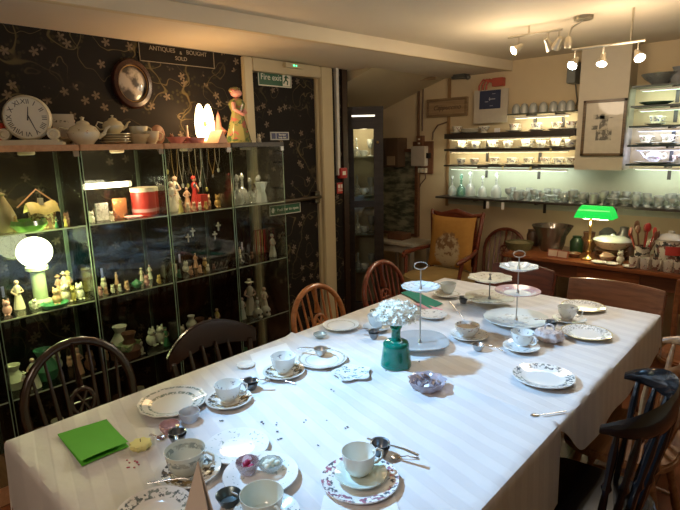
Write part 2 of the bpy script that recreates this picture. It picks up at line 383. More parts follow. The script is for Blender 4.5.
# ================================================================== CHAIRS
def turned_leg(top, bot, r=.016):
    top, bot = Vector(top), Vector(bot); pts = [bot.lerp(top, t) for t in (0, .12, .3, .42, .46, .5, .7, .9, 1)]
    return MB().tube(pts, [r * k for k in (.65, .8, 1.05, .8, 1.1, .8, 1.15, .9, .8)], 10)
def seat_mb(w_=.42, d_=.40, z=.44, th=.035):
    poly = []
    for i in range(32):
        a = 2 * pi * i / 32; x = cos(a); y = sin(a)
        poly.append((w_ / 2 * math.copysign(abs(x) ** .6, x) * (1 + .06 * y), d_ / 2 * math.copysign(abs(y) ** .6, y)))
    return MB().prism(poly, z - th, z)
def undercarriage(t, wd, w_=.42, d_=.40):
    for sx in (-1, 1):
        part('leg', turned_leg((sx * w_ * .32, d_ * .3, .405), (sx * w_ * .46, d_ * .46, 0)), wd, t)
        part('leg', turned_leg((sx * w_ * .30, -d_ * .3, .405), (sx * w_ * .44, -d_ * .5, 0)), wd, t)
        part('stretcher', MB().tube([(sx * w_ * .415, d_ * .41, .15), (sx * w_ * .40, 0, .155), (sx * w_ * .395, -d_ * .44, .15)], [.008, .013, .008], 8), wd, t)
    part('stretcher', MB().tube([(-w_ * .4, 0, .155), (0, 0, .155), (w_ * .4, 0, .155)], [.008, .013, .008], 8), wd, t)
def wheelback(label, loc, rz, wd, top=.90, hw=.20, cane=False):
    t = thing('windsor_chair', label, 'chair', loc, rz); part('seat', seat_mb(), wd, t, .008); undercarriage(t, wd)
    z0 = .43; H = top - z0; yb = -.17; lean = -.10
    def P_(x, zz): return (x, yb + lean * (zz / H), z0 + zz)
    hp = [P_(-hw * .86, 0), P_(-hw * .97, H * .35)] + [P_(-hw * cos(a), H * .55 + H * .45 * sin(a)) for a in [pi * k / 16 for k in range(17)]] + [P_(hw * .97, H * .35), P_(hw * .86, 0)]
    part('hoop', MB().tube(hp, .0155, 10), wd, t)
    for x in (-.135, -.09, -.05, .05, .09, .135):
        zt = H * .55 + H * .45 * math.sqrt(max(0, 1 - (x * 1.12 / hw) ** 2)); part('spindle', MB().tube([P_(x * .9, 0), P_(x, zt * .5), P_(x * 1.12, zt)], [.006, .008, .005], 8), wd, t)
    sp = MB(); sp.tube([P_(0, 0), P_(0, H * .2), P_(0, H * .38)], [.022, .016, .03], 10, flat=.3).tube([P_(0, H * .66), P_(0, H * .8), P_(0, H * .985)], [.03, .015, .026], 10, flat=.3)
    sp.tube([P_(.042 * cos(a), H * .52 + .048 * sin(a)) for a in [2 * pi * k / 20 for k in range(20)]], .009, 8, closed=True)
    for k in range(3):
        a = pi * k / 3; sp.tube([P_(.04 * cos(a), H * .52 + .045 * sin(a)), P_(-.04 * cos(a), H * .52 - .045 * sin(a))], .0055, 6)
    part('splat', sp, wd, t); return t
wheelback('dark hoop-back chair at the near left, in front of the globe lamp cabinet', (-1.73, .68, 0), -pi / 2, dark_wood, .90, .195)
wheelback('orange-brown wheel-back chair at the left side, in front of the fire exit door', (-1.70, 1.93, 0), -pi / 2, wood((.24, .075, .02), (.40, .15, .045), .28, coat=.5), .85, .19)
wheelback('reddish-brown wheel-back chair at the left, in front of the tall dark cabinet', (-1.70, 2.52, 0), -pi / 2, red_wood, .878, .20)
def crestchair(label, loc, rz, wd, top=.82, hw=.23):
    t = thing('dining_chair', label, 'chair', loc, rz); part('seat', seat_mb(.44, .42), wd, t, .008); undercarriage(t, wd)
    def rail(u, v): # broad curved yoke
        a = (u - .5) * 2; k = 1 - a * a
        return None
    m_ = MB(); n = 18; vs = []; fs = []
    for i in range(n + 1):
        a = -1 + 2 * i / n; y = -.20 - .06 * (1 - a * a); zc = top - .045 - .055 * a * a; hh = .062 * (1 - .45 * a * a)
        for dy, dz in ((.011, hh), (-.011, hh), (-.011, -hh), (.011, -hh)): vs.append((a * hw, y + dy, zc + dz))
    for i in range(n):
        for k in range(4): fs.append((i * 4 + k, i * 4 + (k + 1) % 4, (i + 1) * 4 + (k + 1) % 4, (i + 1) * 4 + k))
    fs += [(0, 1, 2, 3), (n * 4 + 3, n * 4 + 2, n * 4 + 1, n * 4)]
    part('crest_rail', m_.add(vs, fs), wd, t, .005)
    for sx in (-1, 1): part('back_post', MB().tube([(sx * .17, -.17, .43), (sx * .19, -.19, .6), (sx * .2, -.205, top - .11)], [.014, .017, .012], 10), wd, t)
    for x in (-.1, -.035, .035, .1): part('spindle', MB().tube([(x * .9, -.175, .43), (x, -.2, .6), (x, -.245, top - .09)], [.007, .011, .007], 8), wd, t)
    return t
crestchair('dark brown chair with a broad curved crest rail, left of the near table', (-1.70, 1.235, 0), -pi / 2, dark_wood, .825)
def bowchair(label, loc, rz, wd, h=.88, hw=.25, dep=.17, crest=.06):
    t = thing('captain_chair', label, 'chair', loc, rz); part('seat', seat_mb(.43, .40, .45), wd, t, .008); undercarriage(t, wd)
    n = 26; vs = []; fs = []
    for i in range(n + 1):
        a = pi * i / n; x = -hw * cos(a); y = -.06 - dep * max(0, sin(a)) ** .8; k = max(0, sin(a)) ** .7
        nx, ny = -cos(a), -sin(a); hh = .012 + crest * .5 * k; tw = .015 - .006 * k; z = h - .02 + .0 * k - .035 * (1 - k)
        for q in range(8):
            b = 2 * pi * q / 8; vs.append((x + nx * tw * cos(b), y + ny * tw * cos(b), z + hh * sin(b)))
    for i in range(n):
        for k in range(8): fs.append((i * 8 + k, i * 8 + (k + 1) % 8, (i + 1) * 8 + (k + 1) % 8, (i + 1) * 8 + k))
    fs += [tuple(range(8)), tuple(n * 8 + q for q in range(8))]
    part('bow_rail', MB().add(vs, fs), wd, t)
    for i in range(9):
        a = pi * (.06 + .88 * i / 8); x = -hw * cos(a); y = -.06 - dep * max(0, sin(a)) ** .8
        pts = [Vector((x * .78, -.05 - (dep - .03) * sin(a) * .75, .445)).lerp(Vector((x, y, h - .06)), q) for q in (0, .25, .45, .5, .55, .8, 1)]
        part('spindle', MB().tube(pts, [.008, .012, .009, .015, .009, .012, .007], 8), wd, t)
    return t
bowchair('black glossy bow-backed chair at the right side, near the join of the cloths', (-.44, 1.64, 0), pi / 2 + .10, plain((.008, .008, .009), .18, coat=.6), .875, .205, .16, .085)
bowchair('light brown bow-backed chair behind the black one at the right side', (-.45, 2.16, 0), pi / 2, oak, .845, .22, .16, .035)
def board_chair(label, loc, rz, wd, wood2, hw=.21, top=.83, bh=.22, padded=False):
    t = thing('dining_chair', label, 'chair', loc, rz); part('seat', seat_mb(.44, .40, .45), wood2, t, .01); undercarriage(t, wd)
    for sx in (-1, 1): part('back_post', MB().tube([(sx * (hw - .02), -.17, .42), (sx * (hw - .01), -.2, .65), (sx * (hw - .01), -.235, top - .02)], .016, 8), wd, t)
    n = 12; vs = []; fs = []
    for i in range(n + 1):
        a = -1 + 2 * i / n; y = -.215 - .03 * (1 - a * a); zt = top + .012 * (1 - a * a)
        for dy, z in ((.012, zt), (-.012, zt), (.004, top - bh), (.028, top - bh)): vs.append((a * hw, y + dy, z))
    for i in range(n):
        for k in range(4): fs.append((i * 4 + k, i * 4 + (k + 1) % 4, (i + 1) * 4 + (k + 1) % 4, (i + 1) * 4 + k))
    fs += [(0, 1, 2, 3), (n * 4 + 3, n * 4 + 2, n * 4 + 1, n * 4)]
    part('backboard', MB().add(vs, fs), wd, t, .004); return t
mah = wood((.19, .07, .028), (.30, .12, .05), .3, coat=.4)
board_chair('broad board-backed wooden chair at the far right end of the table', (-.775, 2.93, 0), pi, mah, mah, .25, .80, .2)
board_chair('dark red board-backed chair at the far end, behind the tallest cake stand', (-1.32, 2.95, 0), pi, red_wood, red_wood, .2, .82, .2)
board_chair('brown board-backed chair at the back corner beneath the row of mugs', (-.32, 3.25, 0), pi, mah, mah, .21, .80, .2)
# ================================================================== TABLEWARE
CUPP = [(0, 0), (.5, 0), (.54, .02), (.5, .07), (.62, .16), (.84, .42), (.93, .72), (1, 1), (.975, 1.0), (.90, .72), (.8, .44), (.56, .2), (0, .15)]
STRAIGHT = [(0, 0), (.52, 0), (.54, .03), (.66, .1), (.82, .3), (.9, .6), (.97, 1), (.945, 1), (.87, .6), (.78, .32), (.6, .15), (0, .12)]
def P(px, py, z=T): return onz(px, py, z)
def scaled(pf, r, h): return [(a * r, b * h) for a, b in pf]
def handle_mb(r, h, ang=0):
    return MB().at((0, 0, 0), (0, 0, ang)).tube([(r * .82, 0, h * .82), (r * 1.12, 0, h * .92), (r * 1.42, 0, h * .78), (r * 1.40, 0, h * .48), (r * 1.1, 0, h * .28), (r * .72, 0, h * .3)], [.004, .0035, .0035, .0035, .0035, .004], 8)
def cup(label, loc, r=.044, h=.066, mat=None, ang=0, group=None, flute=None, prof=CUPP, tea=True, name='teacup'):
    mat = mat or porc; r *= 1.05; h *= .93; t = thing(name, label, 'cup', loc, ang, group)
    part('bowl', MB().lathe(scaled(prof, r, h), 32, flute), mat, t); part('handle', handle_mb(r, h), mat, t)
    return t
def plate_mb(r=.11, h=.018, scal=None, n=48, deep=.0):
    pf = [(0, .002), (r * .5, .0), (r * .58, .001), (r * .72, h * .35), (r, h), (r * .995, h + .003), (r * .72, h * .35 + .005), (r * .6, .0055), (r * .5, .0045), (0, .0045)]
    return MB().lathe(pf, n, scal)
def plate(label, loc, r=.11, mat=None, h=.018, scal=None, cat='plate', name='plate', group=None, rz=0):
    return solid(name, plate_mb(r, h, scal), mat or porc, label, cat, loc, rz, group)
def saucer(label, loc, r=.072, mat=None, group=None, h=.014): return plate(label, loc, r, mat, h, None, 'saucer', 'saucer', group)
def spoon(label, a, b, z=T, mat=None, bowl=.014, zb=None):
    a = Vector(a); b = Vector(b); L_ = (b - a).length; an = math.atan2(b.y - a.y, b.x - a.x)
    t = thing('teaspoon', label, 'spoon', (a.x, a.y, a.z), an); mat = mat or silver
    el = math.atan2(b.z - a.z, (b.xy - a.xy).length); t.rotation_euler = (0, -el, an)
    part('spoon_bowl', MB().at((.022, 0, .004), (0, 0, 0), (1, 1, .35)).lathe([(0, -.012), (.008, -.010), (.0135, 0), (.0125, .001), (.007, -.007), (0, -.009)], 14), mat, t)
    part('spoon_handle', MB().tube([(.034, 0, .005), (.055, 0, .009), (L_ * .7, 0, .006), (L_ - .004, 0, .003)], [.0022, .0018, .0022, .0042], 8, flat=.5), mat, t); return t
def strainer(label, loc, ang, r=.026, hl=.075, mat=None):
    mat = mat or dull; t = thing('tea_strainer', label, 'tea strainer', loc, ang)
    part('basket', MB().lathe([(0, .001), (r * .55, .0), (r * .85, .012), (r, .026), (r * 1.12, .028), (r * 1.12, .030), (r * .95, .028), (r * .8, .014), (r * .5, .004), (0, .004)], 20), mat, t)
    part('handle', MB().tube([(r * 1.0, 0, .029), (r + hl * .5, .0, .03), (r + hl, 0, .024)], [.004, .005, .006], 8, flat=.35), silver, t)
    part('lug', MB().tube([(-r * 1.0, 0, .029), (-r * 1.6, 0, .030)], [.005, .004], 8, flat=.35), silver, t)
    return t
def drip_bowl(label, loc, r=.028, mat=None): return solid('drip_bowl', MB().lathe([(0, 0), (r * .6, 0), (r * .7, .004), (r, .024), (r * 1.04, .027), (r * .95, .025), (r * .65, .008), (0, .006)], 20), mat or dull, label, 'bowl', loc)
# pattern mats
green_band = china((.78, .79, .76), (.16, .24, .22), (.3, .34, .3), ((.068, .078), (.096, .104)), dens=.44, scale=110)
sprig = china((.80, .81, .80), (.22, .27, .3), (.32, .38, .33), ((.035, .085),), dens=.60, scale=85)
grey_sprig = china((.80, .81, .80), (.2, .24, .28), (.35, .36, .34), ((.02, .08),), dens=.60, scale=60)
floralrim = china((.80, .80, .79), (.10, .12, .14), (.36, .14, .2), ((.068, .098),), dens=.49, scale=75)
leafrim = china((.80, .81, .79), (.09, .11, .14), (.2, .25, .24), ((.074, .103),), dens=.49, scale=80)
goldsauc = china((.74, .74, .70), (.08, .08, .08), (.28, .2, .09), ((.034, .068),), dens=.45, scale=75)
goldrim = china((.80, .80, .77), (.4, .38, .3), (.5, .45, .35), ((.085, .094), (.062, .066)), dens=.4, scale=140)
cupband = china((.62, .66, .60), (.28, .32, .30), (.40, .42, .36), ((.036, .052),), 'z', .45, 90)
cupfl = china((.76, .78, .76), (.2, .24, .3), (.35, .3, .3), ((.02, .05),), 'z', .6, 70)
whiteware = china((.74, .76, .75)); greensauc = china((.62, .72, .66), (.7, .76, .7), (.6, .7, .6), ((.05, .07),), dens=.5)
lace = china((.8, .8, .78), (.3, .3, .28), (.45, .42, .38), ((.06, .10),), dens=.5, scale=120, rim=.101)
# 1 green napkin: two folded leaves, the upper lifted at its front
g = plain((.10, .46, .035), .8, var=.05); a, b, c_, d_ = [P(*q) for q in ((58, 436), (107, 421), (129, 447), (82, 467))]
cen = (a + b + c_ + d_) / 4; nk = thing('paper_napkin', 'folded bright green paper napkin on the near left of the table', 'napkin', (cen.x, cen.y, T))
def leaf(lift, zz):
    def fn(u, v):
        p = (a * (1 - u) + b * u) * (1 - v) + (d_ * (1 - u) + c_ * u) * v; return (p.x - cen.x, p.y - cen.y, zz + lift * v * v + .0015 * sin(u * 4))
    return fn
part('lower_leaf', MB().sheet(leaf(0, .002), 10, 10), g, nk); part('upper_leaf', MB().sheet(leaf(.012, .006), 10, 10), g, nk)
part('fold', MB().tube([(a.x - cen.x, a.y - cen.y, .004), (b.x - cen.x, b.y - cen.y, .004)], .0028, 8), g, nk)
# 2 .. : near table
plate('scalloped white plate with a grey-green leaf ring, at the near left edge of the table', P(173, 405), .112, green_band, .016, (12, .02))
def votive(label, loc, col, r=.03, h=.035, fill=None, body=.35):
    t = thing('glass_dish', label, 'dish', loc); part('bowl', MB().lathe([(0, 0), (r * .6, 0), (r * .7, .003), (r, h * .7), (r, h), (r * .94, h), (r * .92, h * .7), (r * .6, .006), (0, .005)], 24, (12, .03)), glass(col, .5, .05, body, col), t)
    if fill:
        f = MB(); rnd = random.Random(label)
        for k in range(14): aa = rnd.random() * 6.3; q = rnd.random() * r * .6; f.ball((q * cos(aa), q * sin(aa), .012 + rnd.random() * h * .55), (.008, .008, .006), 8)
        part('filling', f, plain(fill, .4, var=.3), t, kind=None)
    return t
votive('small pale pink glass dish beyond the yellow candle', P(170, 432), (.85, .62, .64), .030, .028)
yc = thing('candle', 'yellow flower-shaped candle beside the green napkin', 'candle', P(141, 448)); ym = plain((.72, .68, .28), .6)
part('petals', MB().lathe([(0, 0), (.022, 0), (.030, .010), (.028, .018), (.017, .021), (.0, .017)], 32, (8, .1)), ym, yc); part('wick', MB().tube([(0, 0, .02), (.001, 0, .03)], .001, 6), blackm, yc)
spoon('teaspoon resting by the pink glass dish', P(168, 440), P(148, 436, T + .01), mat=silver)
drip_bowl('dark metal strainer bowl between the pink dish and the ribbed glass', P(178, 442), .026)
strainer('tea strainer sitting in its dark bowl behind the large near teacup', P(178, 442) + Vector((0, 0, .007)), R_(-35), .023, .02)
votive('ribbed clear glass votive in front of the leaf-ring plate', P(190, 421), (.8, .82, .86), .033, .034, None, .4)
saucer('black and gold patterned saucer under the fluted cup', P(229, 402), .078, goldsauc); cup('fluted grey-white teacup on the black and gold saucer', P(229, 402) + Vector((0, 0, .006)), .043, .066, cupfl, R_(60), None, (16, .02))
drip_bowl('dark metal strainer bowl just beyond the fluted cup', P(251, 389), .027); strainer('tea strainer lying over the dark bowl beyond the fluted cup', P(251, 389) + Vector((0, 0, .007)), R_(35), .023, .05)
plate('white dark-leaf-rimmed plate cut off by the bottom edge, at left', P(155, 517), .088, china((.80, .81, .79), (.12, .15, .16), (.25, .3, .28), ((.058, .080),), dens=.5, scale=80))
saucer('gold-patterned saucer under the large pale green cup', P(189, 474), .085, goldsauc)
cup('large pale green-grey teacup at the near left, with a banded rim', P(187, 473) + Vector((0, 0, .006)), .052, .070, cupband, R_(35), prof=STRAIGHT)
spoon('long teaspoon resting on the saucer of the large pale green cup', P(204, 479, T + .02), P(146, 484, T + .014))
plate('white plate with scattered dark leaf sprigs, in the middle of the near table', P(237, 449), .092, sprig, .012)
plate('patterned plate holding the two small glass dishes', P(261, 478), .098, sprig, .014)
votive('small glass dish of red jam on the patterned plate', P(248, 475) + Vector((0, 0, .008)), (.9, .82, .86), .030, .034, (.35, .015, .08), .12)
votive('small glass dish of pale curd on the patterned plate', P(271, 472) + Vector((0, 0, .008)), (.85, .88, .86), .032, .022, (.68, .74, .64), .25)
drip_bowl('round dark metal bowl beside the red jam', P(229, 504), .030, plain((.12, .16, .17), .3, .8))
saucer('dark-rimmed saucer under the cup at the bottom edge', P(266, 520), .080, grey_sprig); cup('wide pale teacup at the bottom edge of the picture', P(263, 518) + Vector((0, 0, .006)), .050, .064, china((.66, .72, .66)), R_(-5), prof=STRAIGHT)
# folded card standing upright at the bottom edge
b0 = P(203, 548); apex = ony(198, 461, b0.y); cl_, cr_ = ony(178, 548, b0.y), ony(215, 548, b0.y); hh = apex.z - T
tt = thing('folded_card', 'folded cream card standing upright to a point at the bottom edge of the picture', 'card', (b0.x, b0.y, T))
for nm, dy in (('front_leaf', -.012), ('back_leaf', .012)):
    hw = (cr_.x - cl_.x) / 2; ax_ = apex.x - b0.x
    part(nm, MB().add([(-hw, dy, 0), (hw, dy, 0), (ax_, dy * .08, hh), (-hw, dy * .9, 0), (hw, dy * .9, 0), (ax_, 0, hh)], [(0, 1, 2), (3, 5, 4), (0, 3, 4, 1), (0, 2, 5, 3), (1, 4, 5, 2)]), plain((.66, .58, .52), .7, var=.03), tt, smooth=False)
# centre plate, saucer, cup
plate('white plate with dark leaves and pink roses around its rim, front centre', P(360, 483), .100, floralrim, .014)
saucer('pale green saucer stacked on the rose-rimmed plate', P(361, 480) + Vector((0, 0, .008)), .068, greensauc); cup('plain straight white teacup on the stacked saucer, front centre', P(359, 477) + Vector((0, 0, .0145)), .044, .066, china((.72, .74, .68)), R_(60), prof=STRAIGHT)
drip_bowl('dark metal strainer bowl beyond the front centre cup', P(380, 454), .028); strainer('tea strainer on the dark bowl beyond the front centre cup', P(380, 454) + Vector((0, 0, .007)), R_(12), .025, .09)
spoon('teaspoon pointing right beside the front centre strainer', P(388, 458), P(420, 459))
def napkin(label, pts, mat=paperw, z=T, lift=.0, name='paper_napkin'):
    ps = [P(*q) for q in pts]; c0 = sum(ps, Vector()) / 4
    def fn(u, v):
        p = (ps[0] * (1 - u) + ps[1] * u) * (1 - v) + (ps[3] * (1 - u) + ps[2] * u) * v; return (p.x - c0.x, p.y - c0.y, .002 + lift * u * v + .0012 * sin(u * 5 + v * 3))
    mb = MB().sheet(fn, 8, 8); n0 = len(mb.v); mb.v += [(x, y, z_ - .0014) for x, y, z_ in mb.v]; mb.f += [tuple(i + n0 for i in f) for f in mb.f]; mb.m += mb.m
    return solid(name, mb, mat, label, 'napkin', (c0.x, c0.y, z))
napkin('white paper napkin at the bottom edge in front of the centre cup', ((324, 496), (394, 494), (402, 520), (318, 522)))
napkin('white folded paper napkin under the ribbed cup by the left edge', ((250, 355), (286, 343), (300, 366), (262, 384)), lift=.006)
sc_ = lambda lab, loc, r=.035, mat=None: plate(lab, loc, r, mat or porc, .006, (10, .05), 'dish', 'scalloped_dish')
sc_('small white heart-like coaster near the left edge of the table', P(246, 366), .036)
saucer('gold-patterned saucer under the ribbed cup by the left edge', P(284, 374), .080, goldsauc); cup('ribbed white teacup near the left edge, standing by a folded napkin', P(284, 373) + Vector((0, 0, .006)), .046, .070, cupfl, R_(100), None, (20, .03))
spoon('teaspoon leaning on the saucer of the ribbed cup', P(263, 379), P(296, 384, T + .004))
plate('ring-rimmed white plate carrying a metal strainer, left of the vase', P(322, 361), .100, goldrim, .012)
strainer('metal tea strainer lying on the ringed plate left of the vase', P(321, 357) + Vector((0, 0, .009)), R_(215), .026, .07, steel)
sh = plate('scallop-edged dish with dark sprigs, between the strainer plate and the vase', P(352, 375), .070, china((.76, .8, .8), (.1, .16, .16), (.2, .3, .28), ((.01, .062),), dens=.56, scale=80), .010, (5, .12), 'dish', 'scalloped_dish')
v_ = votive('clear glass tealight holder with a beaded rim, left edge behind the strainer plate', P(320, 337), (.75, .82, .8), .030, .018, None, .3)
plate('cream plate with a gold line at the left edge of the table', P(341, 327), .088, goldrim, .012)
saucer('glass saucer under the frosted cup left of the flowers', P(377, 329), .066, whiteware); cup('frosted bluish teacup left of the white flowers', P(377, 328) + Vector((0, 0, .006)), .043, .064, china((.62, .70, .74)), R_(20), None, (20, .03))
drip_bowl('dark metal strainer bowl just left of the green vase', P(374, 338), .024); strainer('tea strainer just left of the green vase', P(374, 338) + Vector((0, 0, .007)), R_(190), .022, .06)
votive('tiny glass holder at the table edge behind the frosted cup', P(375, 314), (.7, .76, .74), .026, .02, None, .25)
# green flask vase and its flowers
vz = P(396, 366); gv = thing('glass_vase', 'squat teal green glass vase holding white flowers', 'vase', vz)
def deepglass():
    m, N, L, P_ = newmat('teal glass'); P_.inputs['Base Color'].default_value = (.0, .30, .22, 1); P_.inputs['Roughness'].default_value = .06
    P_.inputs['Transmission Weight'].default_value = .55; P_.inputs['IOR'].default_value = 1.4; P_.inputs['Coat Weight'].default_value = .5; return m
part('flask_body', MB().lathe([(0, 0), (.052, 0), (.060, .006), (.060, .016), (.050, .085), (.050, .096), (.046, .101), (.022, .104), (.018, .112), (.018, .150), (.023, .160), (.021, .161), (.0155, .150), (.0155, .108), (.043, .097), (.046, .085), (.055, .014), (0, .008)], 28), deepglass(), gv)
fl = thing('white_flowers', 'round head of tiny white flowers in the green glass vase', 'flowers', vz + Vector((0, 0, .12)))
fm = plain((.86, .86, .78), .7, var=.05); lf = plain((.10, .2, .06), .6)
for k in range(3): part('stem', MB().tube([(.004 * k - .004, 0, -.07), (.008 * (k - 1), .003, .0), (.02 * (k - 1), .01 * (k - 1), .05)], .0018, 6), lf, fl)
rnd = random.Random(3); hd = MB()
hd.at((0, 0, 0)).ball((0, 0, .085), (.066, .066, .034), 16)
for k in range(460):
    u = rnd.uniform(-.35, 1); a_ = rnd.random() * 6.283; rr = math.sqrt(max(0, 1 - u * u)); q = rnd.uniform(.72, 1.05)
    c0 = (.085 * rr * cos(a_) * q, .085 * rr * sin(a_) * q, .088 + .052 * u * q); sz = rnd.uniform(.007, .013); ro = (rnd.uniform(-.9, .9), rnd.uniform(-.9, .9), rnd.random() * 3)
    hd.at(c0, ro); vs = [(0, 0, 0)]
    for j in range(10): ra = sz * (1.15 if j % 2 == 0 else .45); vs.append((ra * cos(pi * j / 5), ra * sin(pi * j / 5), .003 * (j % 2 == 0)))
    hd.add(vs, [(0, j + 1, (j + 1) % 10 + 1) for j in range(10)])
part('flower_head', hd, fm, fl, smooth=False)
# crinkled dish with shiny shards
cd_ = thing('glass_dish', 'crumpled pinkish glass dish with shiny wrappers, right of the green vase', 'dish', P(427, 388)); cg = glass((.78, .70, .76), .6, .12, .45, (.62, .55, .60))
part('bowl', MB().lathe([(0, 0), (.04, 0), (.05, .006), (.062, .028), (.066, .034), (.058, .030), (.046, .01), (0, .006)], 36, (9, .08)), cg, cd_)
wr = MB(); rnd = random.Random(5)
for k in range(16):
    wr.at((rnd.uniform(-.03, .03), rnd.uniform(-.03, .03), rnd.uniform(.018, .03)), (rnd.uniform(-.8, .8), rnd.uniform(-.8, .8), rnd.random() * 3)); wr.box(-.014, .014, -.008, .008, -.0006, .0006)
part('wrappers', wr, plain((.6, .56, .6), .15, .8), cd_, smooth=False)
# cake stands ---------------------------------------------------------------
def cakestand(label, loc, tiers, topz, rods=steel, ringr=.022, rz=0):
    t = thing('cake_stand', label, 'cake stand', loc, rz)
    part('rod', MB().tube([(0, 0, tiers[0][1] + .004), (0, 0, topz)], .0033, 8), rods, t)
    part('ring_handle', MB().at((0, 0, topz + ringr), (0, 0, R_(42))).tube([(ringr * 1.25 * cos(a), 0, ringr * .72 * sin(a) - ringr * .28) for a in [2 * pi * k / 20 for k in range(20)]], .0024, 6, closed=True), rods, t)
    for r, z, mat, scal in tiers:
        o = part('tier_plate', plate_mb(r, .016, scal), mat, t); o.location.z = z
        part('collar', MB().lathe([(0, 0), (.009, 0), (.006, .012), (.004, .016), (0, .016)], 10), rods, o).location.z = .004
    return t
lb = china((.70, .77, .78), (.34, .42, .42), (.5, .5, .52), ((.04, .09),), dens=.56, scale=60); cs2 = china((.66, .64, .56), (.4, .38, .3), (.5, .42, .38), ((.04, .1),), dens=.55, scale=60)
cakestand('two-tier cake stand with a ring handle, just behind the green vase', P(420, 345), [(.125, .006, glass((.98, .99, .99), .5, .05, .30, (.85, .88, .9)), (4, .04)), (.080, .245, lb, (12, .03))], .335)
cakestand('two-tier cream cake stand with a short dark rod, left of the three-tier one', P(489, 305), [(.13, .03, cs2, (8, .03)), (.112, .135, cs2, (8, .05))], .165, dull, .004)
cakestand('three-tier pale blue cake stand, tallest on the table', P(516, 322), [(.150, .006, lb, (16, .02)), (.105, .14, china((.72, .74, .74), (.5, .35, .38), (.5, .3, .35), ((.06, .10),), dens=.4, rim=.084, rimcol=(.55, .36, .36)), None), (.088, .258, lb, (8, .05))], .318)
# far table things
tealm = plain((.02, .22, .17), .7); pinkm = plain((.70, .36, .46), .7)
napkin('teal green paper napkin at the far left edge behind the flowers', ((401, 293), (412, 290), (443, 304), (430, 309)), tealm)
napkin('pink paper napkin in front of the teal green one', ((414, 304), (424, 304), (443, 310), (436, 314)), pinkm)
plate('white plate between the ringed cake stand and the flowers', P(432, 316), .075, grey_sprig, .01)
saucer('saucer under the pale cup at the far left corner of the table', P(447, 296), .075, goldrim); cup('pale bluish teacup at the far left corner of the table', P(448, 294) + Vector((0, 0, .006)), .043, .064, china((.6, .66, .68)), R_(200))
drip_bowl('dark metal strainer bowl near the far left corner', P(463, 303), .024); strainer('tea strainer near the far left corner', P(463, 303) + Vector((0, 0, .007)), R_(200), .021, .05)
saucer('white saucer under the floral sugar bowl', P(469, 337), .085, grey_sprig)
sb = thing('sugar_bowl', 'white floral sugar bowl with a spoon, left of the tallest cake stand', 'bowl', P(467, 336) + Vector((0, 0, .006)))
part('bowl', MB().lathe([(0, 0), (.03, 0), (.032, .004), (.05, .025), (.055, .048), (.052, .048), (.046, .026), (.03, .01), (0, .008)], 28, (12, .02)), china((.78, .8, .8), (.2, .25, .3), (.5, .35, .35), ((.015, .045),), 'z', .58, 70), sb)
part('sugar', MB().lathe([(0, .042), (.03, .04), (.048, .034), (.0, .03)], 20), plain((.35, .28, .2), .8, var=.4, scale=300), sb)
spoon('teaspoon standing in the floral sugar bowl', P(468, 333) + Vector((0, 0, .03)), P(449, 322) + Vector((0, 0, .10)))
drip_bowl('dark silver dish left of the teaspoon, right of the sugar bowl', P(478, 350), .026, steel); spoon('teaspoon left of the fluted cup by the crinkled sugar dish', P(478, 349) + Vector((0, 0, .027)), P(504, 352))
saucer('white saucer under the fluted cup in the middle of the far table', P(521, 349), .074, grey_sprig); cup('fluted white teacup in the middle of the far table, by the crinkled sugar dish', P(522, 346) + Vector((0, 0, .006)), .046, .062, cupfl, R_(-15), None, (18, .02))
cr = thing('sugar_bowl', 'crinkled silvery-pink lidded dish between the two far cups', 'dish', P(549, 340)); cg2 = china((.66, .58, .56), (.35, .3, .3), (.5, .4, .38), ((0, .08),), dens=.52, scale=60, rough=.08)
part('bowl', MB().lathe([(0, 0), (.04, 0), (.055, .008), (.062, .028), (.05, .045), (.0, .052)], 40, (8, .09)), cg2, cr); part('handle', MB().tube(arc(0, .05, .02, .022, 0, pi, 8), .004, 6), cg2, cr)
drip_bowl('dark metal strainer bowl beyond the crinkled dish', P(551, 328), .026); strainer('tea strainer beyond the crinkled dish', P(551, 328) + Vector((0, 0, .007)), R_(195), .023, .05)
saucer('white saucer under the far cup nearest the right corner', P(569, 321), .076, grey_sprig); cup('white teacup nearest the far right corner of the table', P(567, 320) + Vector((0, 0, .006)), .044, .066, cupfl, R_(20))
plate('silver-rimmed white plate at the far end, behind the last cup', P(583, 308), .105, lace, .012); plate('lace-rimmed white plate at the right edge of the far table', P(586, 335), .105, lace, .014)
plate('white plate with a dark floral border alone at the right side of the table', P(543, 379), .108, leafrim, .014)
sl = silver
solid('teaspoon', MB().at((0, 0, .002)).tube([(0, 0, 0), (.1, .01, 0)], [.002, .004], 6, flat=.4).at((-.01, 0, .003), (0, 0, 0), (1, .7, .3)).ball((0, 0, 0), .016, 12), silver, 'teaspoon lying alone at the right side near the join of the cloths', 'spoon', P(538, 416), R_(50))
# spilt tea leaves and petals on the cloth
tl = MB(); rnd = random.Random(9)
for (px, py), n_ in {(222, 421): 4, (263, 423): 3, (277, 424): 2, (280, 440): 3, (279, 433): 2, (327, 421): 1, (347, 428): 2, (319, 444): 1, (333, 390): 2, (268, 452): 2, (386, 372): 2, (421, 361): 2, (305, 421): 2}.items():
    for k in range(n_):
        p = P(px + rnd.uniform(-2, 2), py + rnd.uniform(-1.5, 1.5)); tl.ball((p.x, p.y, T + .001), (rnd.uniform(.002, .005), rnd.uniform(.002, .004), .0015), 6)
solid('tea_leaves', tl, plain((.10, .12, .14), .8), 'dark spilt tea leaves scattered on the near white cloth', 'crumbs', kind='stuff')
tl = MB()
for k in range(9): p = P(132 + rnd.uniform(-5, 7), 464 + rnd.uniform(-4, 4)); tl.ball((p.x, p.y, T + .001), (.004, .003, .0012), 6)
solid('petals', tl, plain((.4, .08, .14), .8), 'tiny red petals scattered beside the green napkin', 'petals', kind='stuff')
